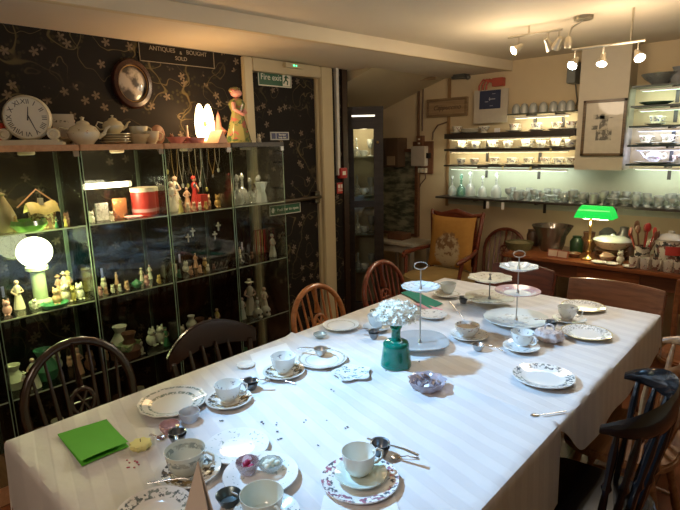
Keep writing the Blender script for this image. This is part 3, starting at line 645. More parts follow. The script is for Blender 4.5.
# ================================================================== GLASS CABINETS ON THE LEFT
CF, CB, CH = -2.60, -2.925, 1.63; SHZ = (1.245, .865, .485)
def display_cabinet(label, y0, y1, wd, group):
    t = thing('display_cabinet', label, 'display cabinet', ((CF + CB) / 2, (y0 + y1) / 2, 0), 0, group); hx = (CF - CB) / 2; hy = (y1 - y0) / 2
    part('base', MB().box(-hx, hx, -hy, hy, 0, .09), wd, t, .003); part('top_frame', MB().box(-hx, hx, -hy, hy, CH - .028, CH), wd, t, .003)
    def pane(nm, x0, x1, ya, yb, z0, z1):
        o = part(nm, MB().box(x0, x1, ya, yb, z0, z1), panelg, t, smooth=False); return o
    pane('side_panel', -hx + .008, hx - .012, -hy + .002, -hy + .006, .09, CH - .028); pane('side_panel', -hx + .008, hx - .012, hy - .006, hy - .002, .09, CH - .028)
    pane('back_panel', -hx + .001, -hx + .005, -hy + .002, hy - .002, .09, CH - .028); dr = pane('door', hx - .008, hx - .004, -hy + .004, hy - .004, .092, CH - .03)
    part('hinge', MB().box(hx - .014, hx + .002, hy - .03, hy - .004, CH - .055, CH - .028), silver, dr); part('handle', MB().cbox((hx, -hy + .03, 1.0), (.008, .012, .05)), silver, dr)
    ee = MB()
    for yy in (-hy + .003, hy - .006): ee.box(hx - .012, hx - .009, yy, yy + .003, .09, CH - .03); ee.box(-hx + .001, -hx + .0045, yy, yy + .003, .09, CH - .03)
    part('glass_edges', ee, edgeg, t, smooth=False)
    for z in SHZ:
        o = part('shelf', MB().box(-hx + .006, hx - .016, -hy + .008, hy - .008, z - .006, z), panelg, t, smooth=False)
        part('shelf_edge', MB().box(hx - .0165, hx - .0135, -hy + .008, hy - .008, z - .006, z), plain((.55, .58, .45), .2), o, smooth=False)
    return t
gB = 'birch-topped glass display cabinets'
display_cabinet('glass display cabinet with birch top, at the left edge below the white clock', .17, .60, birch, gB)
display_cabinet('glass display cabinet with birch top, second from the left, holding the globe lamp', .605, 1.035, birch, gB)
display_cabinet('glass display cabinet with birch top, holding the red drum', 1.04, 1.47, birch, gB)
display_cabinet('glass display cabinet with birch top, below the glowing white lamp', 1.475, 1.905, birch, gB)
display_cabinet('glass display cabinet with black top, nearest the fire exit', 1.91, 2.325, blackwood, None)
# ---- small ornaments, each returns a mesh; base at z=0
def figurine(h, robe, skin, kind=0):
    key = ('fig', h, robe, skin, kind); mb = MB(); s_ = h
    mb.mat(0).lathe([(0, 0), (.17 * s_, 0), (.17 * s_, .04 * s_)], 14); mb.lathe([(0, .0), (.16 * s_, .04 * s_), (.15 * s_, .12 * s_), (.10 * s_, .4 * s_), (.07 * s_, .55 * s_), (.11 * s_, .70 * s_), (.08 * s_, .78 * s_), (.035 * s_, .82 * s_), (0, .83 * s_)], 14, (6, .06))
    mb.mat(1).ball((0, 0, .9 * s_), .075 * s_, 10); mb.tube([(-.1 * s_, 0, .72 * s_), (-.16 * s_, .04 * s_, .58 * s_), (-.03 * s_, .1 * s_, .55 * s_)], .028 * s_, 8); mb.tube([(.1 * s_, 0, .72 * s_), (.17 * s_, .03 * s_, .6 * s_), (.05 * s_, .11 * s_, .5 * s_)], .028 * s_, 8)
    mb.mat(0)
    if kind == 1: mb.lathe([(.085 * s_, .93 * s_), (.13 * s_, .935 * s_), (.06 * s_, .96 * s_), (.05 * s_, 1.02 * s_), (0, 1.03 * s_)], 12)
    elif kind == 2: mb.ball((0, -.02 * s_, .95 * s_), (.08 * s_, .08 * s_, .07 * s_), 10)
    return mb
def animal(h, kind=0):
    mb = MB(); s_ = h
    mb.mat(0).ball((0, 0, .32 * s_), (.30 * s_, .26 * s_, .33 * s_), 14).ball((.06 * s_, 0, .74 * s_), (.21 * s_, .21 * s_, .20 * s_), 12)
    for q in (-1, 1):
        mb.lathe([(0, 0)], 4) if False else None
        mb.ball((.05 * s_, q * .13 * s_, .93 * s_), (.05 * s_, .06 * s_, .11 * s_), 8); mb.ball((.26 * s_, q * .10 * s_, .06 * s_), (.12 * s_, .07 * s_, .06 * s_), 8)
    mb.mat(1)
    for q in (-1, 1): mb.ball((.25 * s_, q * .08 * s_, .78 * s_), .03 * s_, 6)
    mb.ball((.28 * s_, 0, .70 * s_), (.035 * s_, .045 * s_, .03 * s_), 6); return mb
def teapot_parts(h):
    b = MB().lathe([(0, 0), (.30 * h, 0), (.32 * h, .04 * h), (.52 * h, .25 * h), (.56 * h, .42 * h), (.44 * h, .62 * h), (.26 * h, .70 * h), (.24 * h, .72 * h), (0, .72 * h)], 24)
    l = MB().lathe([(.25 * h, .72 * h), (.2 * h, .80 * h), (.06 * h, .86 * h), (.05 * h, .90 * h), (.09 * h, .96 * h), (0, 1.0 * h)], 18)
    hd_ = MB().tube([(0, -.5 * h, .55 * h), (0, -.75 * h, .62 * h), (0, -.86 * h, .42 * h), (0, -.70 * h, .22 * h), (0, -.5 * h, .25 * h)], .04 * h, 8)
    sp_ = MB().tube([(0, .45 * h, .25 * h), (0, .68 * h, .38 * h), (0, .78 * h, .58 * h), (0, .92 * h, .66 * h)], [.10 * h, .075 * h, .05 * h, .04 * h], 10); return b, l, hd_, sp_
def teapot(label, loc, h, mat, rz=0, group=None):
    t = thing('teapot', label, 'teapot', loc, rz, group)
    for nm, mb in zip(('pot_body', 'lid', 'handle', 'spout'), teapot_parts(h)): part(nm, mb, mat, t)
    return t
def box_item(name, label, cat, loc, d, mat, rz=0, extra=None, group=None):
    return solid(name, MB().box(-d[0] / 2, d[0] / 2, -d[1] / 2, d[1] / 2, 0, d[2]), mat, label, cat, loc, rz, group, .002)
def bottle_mb(h, r=.2): return MB().lathe([(0, 0), (r * h, 0), (r * h, .5 * h), (r * .9 * h, .6 * h), (.07 * h, .74 * h), (.06 * h, .92 * h), (.09 * h, .95 * h), (.09 * h, 1.0 * h), (0, 1 * h)], 16)
def decanter(label, loc, h, mat=None, rz=0, group=None, name='decanter', cat='decanter'):
    mat = mat or glass((.92, .95, .92), .6, .1, .17, (.85, .86, .8)); t = thing(name, label, cat, loc, rz, group); t.scale = (.66, .66, 1)
    part('decanter_body', MB().lathe([(0, 0), (.26 * h, 0), (.30 * h, .03 * h), (.31 * h, .2 * h), (.24 * h, .38 * h), (.08 * h, .5 * h), (.065 * h, .66 * h), (.11 * h, .70 * h), (.1 * h, .71 * h), (.05 * h, .66 * h)], 18, (9, .03)), mat, t)
    part('stopper', MB().lathe([(0, .66 * h), (.04 * h, .70 * h), (.045 * h, .74 * h), (.12 * h, .84 * h), (.09 * h, .94 * h), (0, 1 * h)], 8), mat, t); return t
def goblet_mb(h, r=.03, stem=True):
    return MB().lathe([(0, 0), (r * .8, 0), (r * .75, .004), (.004, .012), (.004, h * .42), (r * .6, h * .5), (r, h * .75), (r * .95, h), (r * .9, h), (r * .92, h * .75), (r * .5, h * .53), (0, h * .46)], 12)
def tumbler_mb(h, r=.03): return MB().lathe([(0, 0), (r * .8, 0), (r, h), (r * .93, h), (r * .72, .008), (0, .006)], 14)
def shelfy(px, z, x=-2.76):
    y = col_y(px, x, z); k = min(4, max(0, int((y - .17) / .4345))); lo, hi = ((.17, .60), (.605, 1.035), (1.04, 1.47), (1.475, 1.905), (1.91, 2.325))[k]
    return Vector((x, min(max(y, lo + .045), hi - .045), z + .0005))
S1, S2, S3 = SHZ
bonem = plain((.62, .54, .40), .4, var=.2); ivory = plain((.66, .62, .50), .35, var=.15); skin = plain((.55, .36, .26), .5); pinkc = plain((.55, .26, .25), .4, var=.2)
redc = plain((.42, .03, .025), .35); greenc = plain((.04, .18, .08), .35); yellowc = plain((.55, .45, .12), .45); goldc = plain((.5, .32, .10), .35, .6); bluec = plain((.14, .2, .34), .4); brownc = plain((.16, .07, .035), .5, var=.3); peach = plain((.60, .34, .2), .45, var=.2)
def fig(px, z, h, robe, label, kind=0, x=-2.76, name='figurine', sk=None): return solid(name, figurine(h, robe, sk, kind), [robe, sk or skin], label, 'figurine', shelfy(px, z, x), R_(-90) + random.uniform(-.5, .5))
def ani(px, z, h, m1, label, x=-2.74, cat='ornament', name='animal_ornament'): return solid(name, animal(h), [m1, blackm], label, cat, shelfy(px, z, x), random.uniform(-.5, .5))
# top shelf (z = 1.245)
def cottage(px, z):
    p = shelfy(px, z, -2.72); t = thing('cottage_ornament', 'little china cottage with a yellow thatched roof under a wooden gable frame', 'ornament', p)
    part('house', MB().box(-.035, .035, -.05, .05, 0, .075), china((.42, .33, .18), (.12, .06, .03), (.2, .12, .05), ((0, .2),), 'z', .5, 60), t, .003)
    part('roof', MB().sheet(lambda u, v: (-.05 + .1 * u, -.065 + .13 * v, .07 + .05 * (1 - abs(2 * u - 1)) ** .7 + .006 * sin(v * 9)), 12, 12), plain((.62, .5, .16), .6, var=.2, scale=90), t)
    part('chimney', MB().box(-.01, .01, -.01, .01, .1, .14), bonem, t); part('window', MB().box(.035, .037, -.02, -.004, .035, .055), blackm, t); part('doorway', MB().box(.035, .037, .01, .026, 0, .045), brownc, t)
    part('gable_frame', MB().tube([(-.04, -.09, .1), (-.04, 0, .18), (-.04, .09, .1)], .004, 6), birch, t); return t
cottage(44, S1)
ani(75 - 8, S1, .06, brownc, 'small brown ornament beside the thatched cottage')
solid('green_bowl', MB().lathe([(0, 0), (.05, 0), (.075, .03), (.07, .05), (.065, .05), (.068, .03), (.04, .01), (0, .01)], 24, (12, .04)), glass((.55, .8, .4), .5, .05, .5, (.25, .42, .14)), 'green glass bowl in front of the thatched cottage', 'bowl', shelfy(30, S1, -2.66))
solid('bell_cloche', MB().lathe([(.055, 0), (.05, .07), (.035, .11), (.02, .14), (.012, .16), (.018, .17), (0, .18)], 20), plain((.32, .26, .12), .4, var=.3), 'bell-shaped brown ornament at the far left of the upper shelf', 'ornament', shelfy(6, S1, -2.74))
for k, (px, m_, h) in enumerate(((17, goldc, .07), (57, greenc, .05), (66, yellowc, .045))):
    fig(px, S1, h, m_, ['small gold figure left of the thatched cottage', 'small green figure right of the thatched cottage', 'small yellow figure at the right end of the cottage shelf'][k], 1, -2.68)
box_item('greeting_card', 'silver-grey patterned card standing on the upper shelf, left of the red drum', 'card', shelfy(103, S1, -2.72), (.012, .065, .09), china((.40, .38, .34), (.25, .22, .2), (.55, .5, .45), ((0, .3),), 'z', .5, 60))
box_item('picture_card', 'brown picture card between the grey card and the red drum', 'card', shelfy(121, S1, -2.74), (.012, .075, .105), china((.28, .10, .04), (.45, .3, .12), (.1, .04, .03), ((0, .3),), 'z', .55, 40))
rd = thing('red_drum', 'red cylindrical tin with pale lid and bands on the upper shelf', 'tin', shelfy(145, S1, -2.76)); part('drum', MB().lathe([(0, 0), (.065, 0), (.065, .13), (0, .13)], 28), plain((.40, .03, .02), .4, var=.25), rd); part('lid', MB().lathe([(.066, .128), (.068, .128), (.068, .15), (.04, .154), (0, .154)], 28), bonem, rd)
part('band', MB().lathe([(.0655, .018), (.0665, .018), (.0665, .036), (.0655, .036)], 28), pinkc, rd)
solid('shell_dish', plate_mb(.045, .01, (7, .08)), pinkc, 'small pink shell dish in front of the red drum', 'dish', shelfy(134, S1, -2.65))
tb = thing('tube_lamp', 'bright white tube lamp inside the cabinet above the cards', 'lamp', Vector((-2.78, 1.215, 1.42))); part('tube', MB().tube([(0, -.12, 0), (0, .12, 0)], .014, 12), glow((1, .88, .62), 9), tb); part('end_cap', MB().tube([(0, -.15, 0), (0, -.12, 0)], .016, 12), white, tb); part('end_cap', MB().tube([(0, .12, 0), (0, .14, 0)], .016, 12), white, tb)
part('arm', MB().tube([(0, -.13, .01), (0, -.13, .18)], .003, 6), dull, tb)
light('POINT', (-2.70, 1.215, 1.37), 2.5, (1, .82, .52), .03)
# third birch cabinet: jewellery and figures
fig(173, S1, .17, ivory, 'tall white figurine at the left of the jewellery cabinet', 2); fig(181, S1, .09, yellowc, 'yellow figurine beside the tall white one', 0, -2.68)
for k, (px, h, m_, lab) in enumerate(((188, .05, bonem, 'first little cream creature of the row on the jewellery shelf'), (194, .055, peach, 'peach creature in the row on the jewellery shelf'), (200, .045, ivory, 'ivory creature in the row on the jewellery shelf'), (206, .05, goldc, 'gold creature in the row on the jewellery shelf'), (184, .04, brownc, 'tiny brown creature on the jewellery shelf'))): ani(px, S1, h, m_, lab, -2.66 if k % 2 else -2.70)
solid('doll', figurine(.19, goldc, skin, 2), [redc, peach], 'doll in a red skirt at the back of the jewellery shelf', 'doll', shelfy(196, S1, -2.82), 0)
box_item('red_box', 'red box standing on the jewellery shelf at the right', 'box', shelfy(203, S1, -2.78), (.05, .05, .08), redc)
for k in range(9):
    px = 168 + k * 6.2 + random.uniform(-1, 1); x = random.choice((-2.64, -2.68)); yy = col_y(px, x, 1.5); L_ = random.uniform(.10, .26); w_ = random.uniform(.012, .025)
    pts = [(0, -w_, 0), (0, -w_ * .9, -L_ * .5), (0, 0, -L_), (0, w_ * .9, -L_ * .5), (0, w_, 0)]
    t = thing('necklace', '%s necklace from the left among those hanging in the jewellery cabinet' % ORD[k], 'necklace', (x, yy, CH - .032), 0, 'necklaces hanging in the jewellery cabinet')
    part('chain', MB().tube(pts, .0016, 6), [silver, goldc, bonem][k % 3], t); part('pendant', MB().ball((0, 0, -L_ - .012), (.006, .009, .014), 8), [yellowc, silver, ivory][k % 3], t)
# crystal in the last cabinet
rnd = random.Random(12)
for k, (px, x) in enumerate(((228, -2.83), (238, -2.70), (243, -2.83), (251, -2.70), (258, -2.83), (229, -2.69), (268, -2.82))):
    decanter('%s crystal decanter from the left in the cabinet nearest the fire exit' % ORD[k], shelfy(px, S1, x), rnd.uniform(.16, .21), group='crystal decanters in the black-topped cabinet')
solid('crystal_vase', MB().lathe([(0, 0), (.035, 0), (.03, .04), (.022, .07), (.04, .13), (.036, .13), (.018, .07), (0, .01)], 16, (8, .06)), crystal, 'waisted crystal vase at the right end of the upper shelf near the fire exit', 'vase', shelfy(262, S1, -2.70))
solid('small_bottle', bottle_mb(.11), plain((.05, .04, .03), .2), 'little dark bottle at the back behind the waisted crystal vase', 'bottle', shelfy(262, S1 , -2.87))
for k, (yy, lab) in enumerate(((.40, 'small puck lamp under the top of the leftmost cabinet'), (.85, 'small puck lamp under the top above the thatched cottage'), (1.28, 'small puck lamp under the top above the red drum'), (1.69, 'small puck lamp under the top of the jewellery cabinet'), (2.12, 'small puck lamp under the black cabinet top'))):
    t = thing('puck_lamp', lab, 'lamp', (-2.74, yy, CH - .0285)); part('housing', MB().lathe([(0, 0), (.036, 0), (.036, -.012), (.028, -.016)], 18), bonem, t); part('lens', MB().lathe([(.028, -.014), (0, -.015)], 18), glow((1, .8, .5), 1.2), t)
    light('SPOT', (-2.74, yy, CH - .048), [3, 3, 3, 6, 6][k], (1, .76, .46), .02, (-2.72, yy, 0), 130, .5)
# middle shelf (z=.865)
extra = [(88, S1, .06, ivory, 'small ivory creature left of the silver-grey card', 1, -2.68), (112, S1, .05, bonem, 'cream trinket between the two cards on the upper shelf', 1, -2.66),
 (159, S1, .10, goldc, 'gold figure right of the red drum', 0, -2.78), (177, S1, .20, bonem, 'tall cream figure at the back of the jewellery shelf', 0, -2.86), (188, S1, .13, peach, 'peach figure at the back of the jewellery shelf', 0, -2.84),
 (212, S1, .15, ivory, 'ivory figure at the right back of the jewellery shelf', 2, -2.85), (218, S1, .08, goldc, 'gold creature at the right end of the jewellery shelf', 1, -2.70), (208, S1, .075, peach, 'round peach creature right of the red box', 1, -2.80),
 (90, S2, .055, pinkc, 'pink creature at the left end of the shelf below the red drum', 1, -2.80), (104, S2, .06, bonem, 'cream creature behind the trinkets below the red drum', 1, -2.82), (117, S2, .07, peach, 'peach figurine at the back of the shelf below the red drum', 0, -2.84),
 (152, S2, .085, ivory, 'ivory figurine left of the open cream box', 0, -2.80), (159, S2, .05, goldc, 'gold creature in front of the open cream box', 1, -2.66), (171, S2, .09, bonem, 'bone-coloured figurine right of the open cream box', 2, -2.82),
 (186, S2, .07, ivory, 'ivory creature amid the middle jewellery shelf', 1, -2.78), (196, S2, .095, peach, 'peach figurine at the back of the middle jewellery shelf', 0, -2.84), (205, S2, .06, goldc, 'gold trinket at the back of the middle jewellery shelf', 1, -2.82),
 (226, S2, .06, ivory, 'ivory creature among the silver wire items', 1, -2.80), (240, S2, .08, bonem, 'bone figurine behind the silver wire items', 0, -2.84), (252, S2, .05, brownc, 'brown creature left of the bead rack', 1, -2.76)]
for px, z, h, m_, lab, kd, x in extra:
    if kd == 1: ani(px, z, h, m_, lab, x)
    else: fig(px, z, h, m_, lab, kd, x)
for k, (px, L_) in enumerate(((186, .12), (191, .09), (213, .13), (217, .08))):
    yy = shelfy(px, S1, -2.66).y; t = thing('pendant_ornament', '%s from the left of the pendants hung beneath the jewellery shelf' % ORD[k], 'necklace', (-2.66, yy, S1 - .0065)); part('cord', MB().tube([(0, 0, 0), (0, 0, -L_)], .0012, 5), silver, t); part('cross', MB().box(-.003, .003, -.004, .004, -L_ - .05, -L_).box(-.003, .003, -.016, .016, -L_ - .022, -L_ - .014), ivory, t)
gl = thing('globe_lamp', 'glowing white globe lamp on a pale green stone column inside the cabinet', 'lamp', shelfy(42, S2, -2.76)); GX = gl.location
gm = plain((.38, .46, .30), .35, var=.2)
part('column', MB().lathe([(0, 0), (.055, 0), (.055, .018), (.038, .025), (.032, .03), (.032, .165), (.05, .175), (.05, .19), (0, .19)], 24), gm, gl); part('globe', MB().ball((0, 0, .262), (.078, .078, .073), 28), glow((1, .98, .62), 7), gl)
light('POINT', (GX.x + .09, GX.y, S2 + .262), 9, (.95, 1, .42), .06)
solid('green_bowl', MB().lathe([(0, 0), (.05, 0), (.062, .02), (.058, .02), (.045, .006), (0, .006)], 24), greenc, 'shallow green dish in front of the globe lamp column', 'bowl', shelfy(55, S2, -2.66))
big = [(8, .075, pinkc, 'round pink ornament at the far left of the globe lamp shelf'), (20, .145, bonem, 'large cream figure group left of the globe lamp'), (35, .05, ivory, 'little ivory ornament at the foot of the globe lamp column'), (58, .085, peach, 'peach owl ornament right of the globe lamp'), (66, .10, bonem, 'cream creature with ears right of the peach owl'), (73, .075, yellowc, 'yellow ornament right of the globe lamp'), (81, .085, ivory, 'spotted ivory ornament at the right end of the globe lamp shelf')]
for px, h, m_, lab in big:
    (fig if 'figure' in lab else (lambda a1, a2, a3, a4, a5: ani(a1, a2, a3, a4, a5, -2.70)))(px, S2, h, m_, lab)
for k, px in enumerate((60, 66, 71, 77)): fig(px, S2, .115 + .01 * (k % 2), [peach, ivory, bonem, yellowc][k], '%s of four small figures standing behind the owl ornaments' % ORD[k], 1, -2.83)
mid = [(98, .05, pinkc), (106, .04, peach), (113, .045, bonem), (120, .04, ivory), (127, .05, peach), (147, .06, pinkc)]
for k, (px, h, m_) in enumerate(mid): ani(px, S2, h, m_, ['pink trinket at the left of the middle shelf below the red drum', 'peach trinket beside the pink one below the red drum', 'cream trinket below the red drum', 'ivory trinket left of the green teapot', 'peach trinket just left of the green teapot', 'pink ornament just right of the green teapot'][k], -2.68)
teapot('small green teapot on the middle shelf below the red drum', shelfy(137, S2, -2.68), .05, greenc, 0)
fig(142, S2, .075, bonem, 'cream figurine behind the green teapot', 1, -2.80)
box_item('cream_box', 'open cream box leaning on the middle shelf of the jewellery cabinet', 'box', shelfy(164, S2, -2.75), (.06, .07, .075), bonem, .3)
for k, (px, m_, h) in enumerate(((179, greenc, .05), (191, peach, .055), (200, peach, .05), (208, bonem, .045), (214, brownc, .04))): ani(px, S2, h, m_, ['green frog-like ornament beside the open cream box', 'peach shell-like ornament on the middle jewellery shelf', 'second peach ornament on the middle jewellery shelf', 'cream trinket at the right of the middle jewellery shelf', 'brown trinket at the right end of the middle jewellery shelf'][k], -2.69)
for k in range(7):
    px = 216 + k * 5; t = thing('wire_rack', '%s small silver wire item along the middle shelf near the fire exit' % ORD[k], 'silverware', shelfy(px, S2, -2.68), random.random() * 3, 'silver wire items on the middle shelf')
    part('loop', MB().tube([(.012 * cos(a), .03 * sin(a) , .034 + .03 * cos(a)) for a in [2 * pi * j / 12 for j in range(12)]], .002, 6, closed=True), silver, t); part('foot', MB().tube([(-.02, 0, .002), (.02, 0, .002)], .002, 6), silver, t)
fig(273, S2, .155, ivory, 'white china lady at the right end of the middle shelf near the fire exit', 2, -2.70)
bs = thing('abacus', 'small dark bead rack behind the white china lady', 'ornament', shelfy(264, S2, -2.84)); part('frame', MB().tube([(0, -.05, 0), (0, -.05, .17)], .004, 6).tube([(0, .05, 0), (0, .05, .17)], .004, 6).tube([(0, -.05, .17), (0, .05, .17)], .004, 6), brownc, bs)
for k in range(5): part('bead_string', MB().tube([(0, -.035 + .018 * k, .0), (0, -.035 + .018 * k, .17)], .003, 6), [redc, goldc][k % 2], bs)
# lower shelf (z=.485)
for k, (px, h, m_) in enumerate(((243, .15, ivory), (251, .24, bonem), (258, .12, ivory), (240, .1, bonem), (265, .18, bonem))): fig(px, S3, h, m_, ['white figurine at the left of the lower shelf group near the fire exit', 'tallest cream figurine on the lower shelf near the fire exit', 'short white figurine on the lower shelf near the fire exit', 'smallest cream figurine at the left on the lower shelf near the fire exit', 'slim cream figurine at the right on the lower shelf near the fire exit'][k], k % 2, -2.72 - .04 * (k % 2))
for k, px in enumerate((258, 266)): solid('skull_ornament', MB().ball((0, 0, .035), (.035, .035, .035), 14).ball((.02, 0, .014), (.02, .022, .014), 10).mat(1).ball((.03, .013, .035), .008, 8).ball((.03, -.013, .035), .008, 8), [ivory, blackm], ['left', 'right'][k] + ' one of two round white heads on the lower shelf near the fire exit', 'ornament', shelfy(px, S3, -2.645))
lowm = [greenc, brownc, bonem, ivory, yellowc, peach, ivory, bonem]
rnd = random.Random(21)
k = 0
for px in (8, 16, 26, 36, 47, 58, 70, 80, 98, 106, 114, 122, 131, 140, 152, 161, 172, 182, 192, 201, 210, 218):
    h = rnd.uniform(.08, .16); m_ = lowm[rnd.randrange(8)]; x = rnd.choice((-2.68, -2.75, -2.82)); kind = rnd.randrange(3)
    nm = {id(greenc): 'green', id(brownc): 'brown', id(bonem): 'cream', id(redc): 'red', id(yellowc): 'yellow', id(peach): 'peach', id(ivory): 'ivory', id(bluec): 'blue'}[id(m_)]
    lab = '%s %%s, %s from the left on the dim lower shelves of the left cabinets' % (nm, ORD[k] if k < 20 else ['twenty-first', 'twenty-second'][k - 20])
    if kind == 0: fig(px, S3, h, m_, lab % 'figurine', rnd.randrange(3), x)
    elif kind == 1: ani(px, S3, h * .7, m_, lab % 'animal ornament', x)
    else: solid('small_vase', MB().lathe([(0, 0), (h * .3, 0), (h * .42, h * .35), (h * .18, h * .75), (h * .28, h), (h * .24, h), (h * .12, h * .75), (0, .01)], 16), m_, lab % 'small vase', 'vase', shelfy(px, S3, x))
    k += 1
box_item('book', 'green striped book lying on the lower shelf, behind the near chairs', 'book', shelfy(128, S3 + .055, -2.68), (.09, .12, .03), china((.22, .3, .12), (.1, .2, .1), (.5, .5, .3), ((0, .2),), 'r', .5, 40), .5)
box_item('book', 'dark book under the green striped book', 'book', shelfy(127, S3, -2.69), (.1, .13, .05), brownc, .3)
napm = solid('paper_note', MB().box(-.04, .04, -.05, .05, 0, .002), plain((.6, .5, .1), .6), 'yellow paper note standing tilted on the lower shelf behind the crest-railed chair', 'note', shelfy(184, S3 + .03, -2.66), .4, rot=(0, R_(-30), .4))
# bottom of cabinets: boxes and jars
rnd = random.Random(33); k = 0
for px in (30, 45, 62, 82, 104, 122, 142, 158, 178, 198, 222, 245):
    z = .0905; x = -2.70; y = col_y(px, x, z)
    if not (.2 < y < 2.28): continue
    h = rnd.uniform(.1, .2); m_ = [glass((.8, .85, .8), .5, .05, .3, (.5, .5, .42)), brownc, bonem, greenc][k % 4]
    solid('storage_jar', MB().lathe([(0, 0), (.045, 0), (.048, h * .7), (.03, h * .82), (.03, h), (0, h)], 16), m_, '%s jar from the left on the floor of the glass cabinets' % ORD[k], 'jar', (x, y, z)); k += 1
# ================================================================== ON TOP OF THE CABINETS
def topy(px, x=-2.72): return Vector((x, col_y(px, x, CH), CH + .0005))
# white clock
ck = thing('mantel_clock', 'round cream mantel clock with Roman numerals on a scrolled foot', 'clock', topy(31, -2.70), R_(-32)); ckm = plain((.62, .56, .40), .4, var=.05)
r0 = .100
def ring_y(mb, prof, n=40):      # lathe about the local X axis, facing +X
    T = mb.T; mb.T = T @ Matrix.Rotation(R_(90), 4, 'Y'); mb.lathe(prof, n); mb.T = T; return mb
part('case', ring_y(MB().at((0, 0, r0 + .022)), [(0, -.03), (r0 * .95, -.03), (r0, -.015), (r0, .006), (r0 * .93, .014), (r0 * .90, .008)]), ckm, ck)
part('dial', ring_y(MB().at((0, 0, r0 + .022)), [(0, .006), (r0 * .91, .006)]), plain((.70, .66, .52), .5, var=.04), ck)
hs = MB(); hs.at((.0, 0, r0 + .022))
def handq(ang, L_, w_): return [(.0085, -sin(ang) * -.012, cos(ang) * -.012), (.0085, sin(ang) * L_, cos(ang) * L_)]
part('hour_hand', MB().at((0, 0, r0 + .022)).tube(handq(R_(12), .05, 0), [.003, .0015], 6), blackm, ck); part('minute_hand', MB().at((0, 0, r0 + .022)).tube(handq(R_(152), .078, 0), [.0028, .0012], 6), blackm, ck)
for k, nmr in enumerate(('XII', 'I', 'II', 'III', 'IIII', 'V', 'VI', 'VII', 'VIII', 'IX', 'X', 'XI')):
    a = 2 * pi * k / 12; text_part(nmr, .030, blackm, ck, (.0072, sin(a) * .071, r0 + .022 + cos(a) * .071), (R_(90), R_(0), R_(90)), .0006, name='numeral').rotation_euler = (Matrix.Rotation(-a, 4, 'X') @ Matrix.Rotation(R_(90), 4, 'Z') @ Matrix.Rotation(R_(90), 4, 'X')).to_euler()
part('foot', MB().box(-.035, .035, -.14, .14, 0, .014).box(-.03, .03, -.12, .12, .014, .024), ckm, ck, .003)
for q in (-1, 1): part('scroll', ring_y(MB().at((0, q * .10, .05)), [(0, -.02), (.024, -.02), (.027, 0), (.024, .02), (.015, .02), (.012, .012), (0, .014)], 20), ckm, ck)
solid('red_tin', MB().lathe([(0, 0), (.05, 0), (.05, .10), (0, .10)], 20), plain((.5, .05, .03), .4), 'red tin at the left edge behind the clock', 'tin', topy(-4, -2.80))
box_item('photo_card', 'black and white photograph card standing behind the teapot', 'card', topy(66, -2.80), (.008, .10, .15), china((.55, .5, .42), (.08, .07, .06), (.2, .18, .16), ((0, .3),), 'z', .58, 30), -.2)
fig(76, CH, .13, ivory, 'slim ivory figure between the photo card and the teapot', 0, -2.80)
teapot('cream teapot with a flower sprig on top of the cabinet, right of the photo card', topy(85, -2.70), .135, china((.60, .54, .38), (.4, .15, .1), (.3, .3, .15), ((.05, .09),), 'z', .62, 50), R_(-20))
for k in range(4): solid('saucer', plate_mb(.075, .012), china((.55, .48, .3)), '%s saucer up in the stack beneath the small cream teapot' % ORD[k], 'saucer', topy(116, -2.72) + Vector((0, 0, .013 * k)), 0, 'stacked saucers on the cabinet')
teapot('small cream teapot on a stack of saucers', topy(115, -2.72) + Vector((0, 0, .053)), .095, china((.55, .48, .3)), R_(-10))
solid('soup_bowl', MB().lathe([(0, 0), (.04, 0), (.075, .05), (.072, .05), (.038, .008), (0, .006)], 24), china((.5, .44, .28)), 'cream bowl right of the small teapot, under the tilted cup', 'bowl', topy(138, -2.73))
cup('cream teacup stacked in the bowl on top of the cabinet', topy(140, -2.73) + Vector((0, 0, .036)), .046, .06, china((.6, .54, .38)), R_(80)); cup('cream teacup by itself at the right of the cabinet-top china', topy(152, -2.70), .042, .07, china((.58, .5, .34)), R_(80))
solid('oval_portrait', MB().at((0, 0, 0), (0, R_(90), 0), (1, .8, 1)).lathe([(0, 0), (.05, 0), (.055, .008), (.05, .012), (0, .012)], 24), brownc, 'small oval dark portrait leaning behind the lone cup', 'picture', topy(158, -2.84) + Vector((0, 0, .052)), 0)
ani(172, CH, .055, brownc, 'small brown ornament left of the pink candlestick on the cabinet top', -2.74)
cs_ = thing('candlestick', 'pink candlestick with a short cream candle', 'candlestick', topy(188, -2.70)); part('holder', MB().lathe([(0, 0), (.03, 0), (.032, .006), (.012, .014), (.014, .035), (.008, .036), (0, .03)], 18), pinkc, cs_); part('candle', MB().lathe([(0, .03), (.007, .03), (.0065, .10), (0, .10)], 12), bonem, cs_)
solid('pink_bowl', MB().lathe([(0, 0), (.03, 0), (.055, .035), (.052, .035), (.028, .006), (0, .006)], 24, (8, .05)), pinkc, 'pink frilled bowl left of the glowing lamp', 'bowl', topy(177, -2.70) + Vector((0, 0, 0)))
solid('pink_bowl', MB().lathe([(0, 0), (.035, 0), (.05, .03), (.047, .03), (.03, .006), (0, .006)], 24), pinkc, 'pink dish directly left of the glowing lamp', 'bowl', topy(197, -2.66))
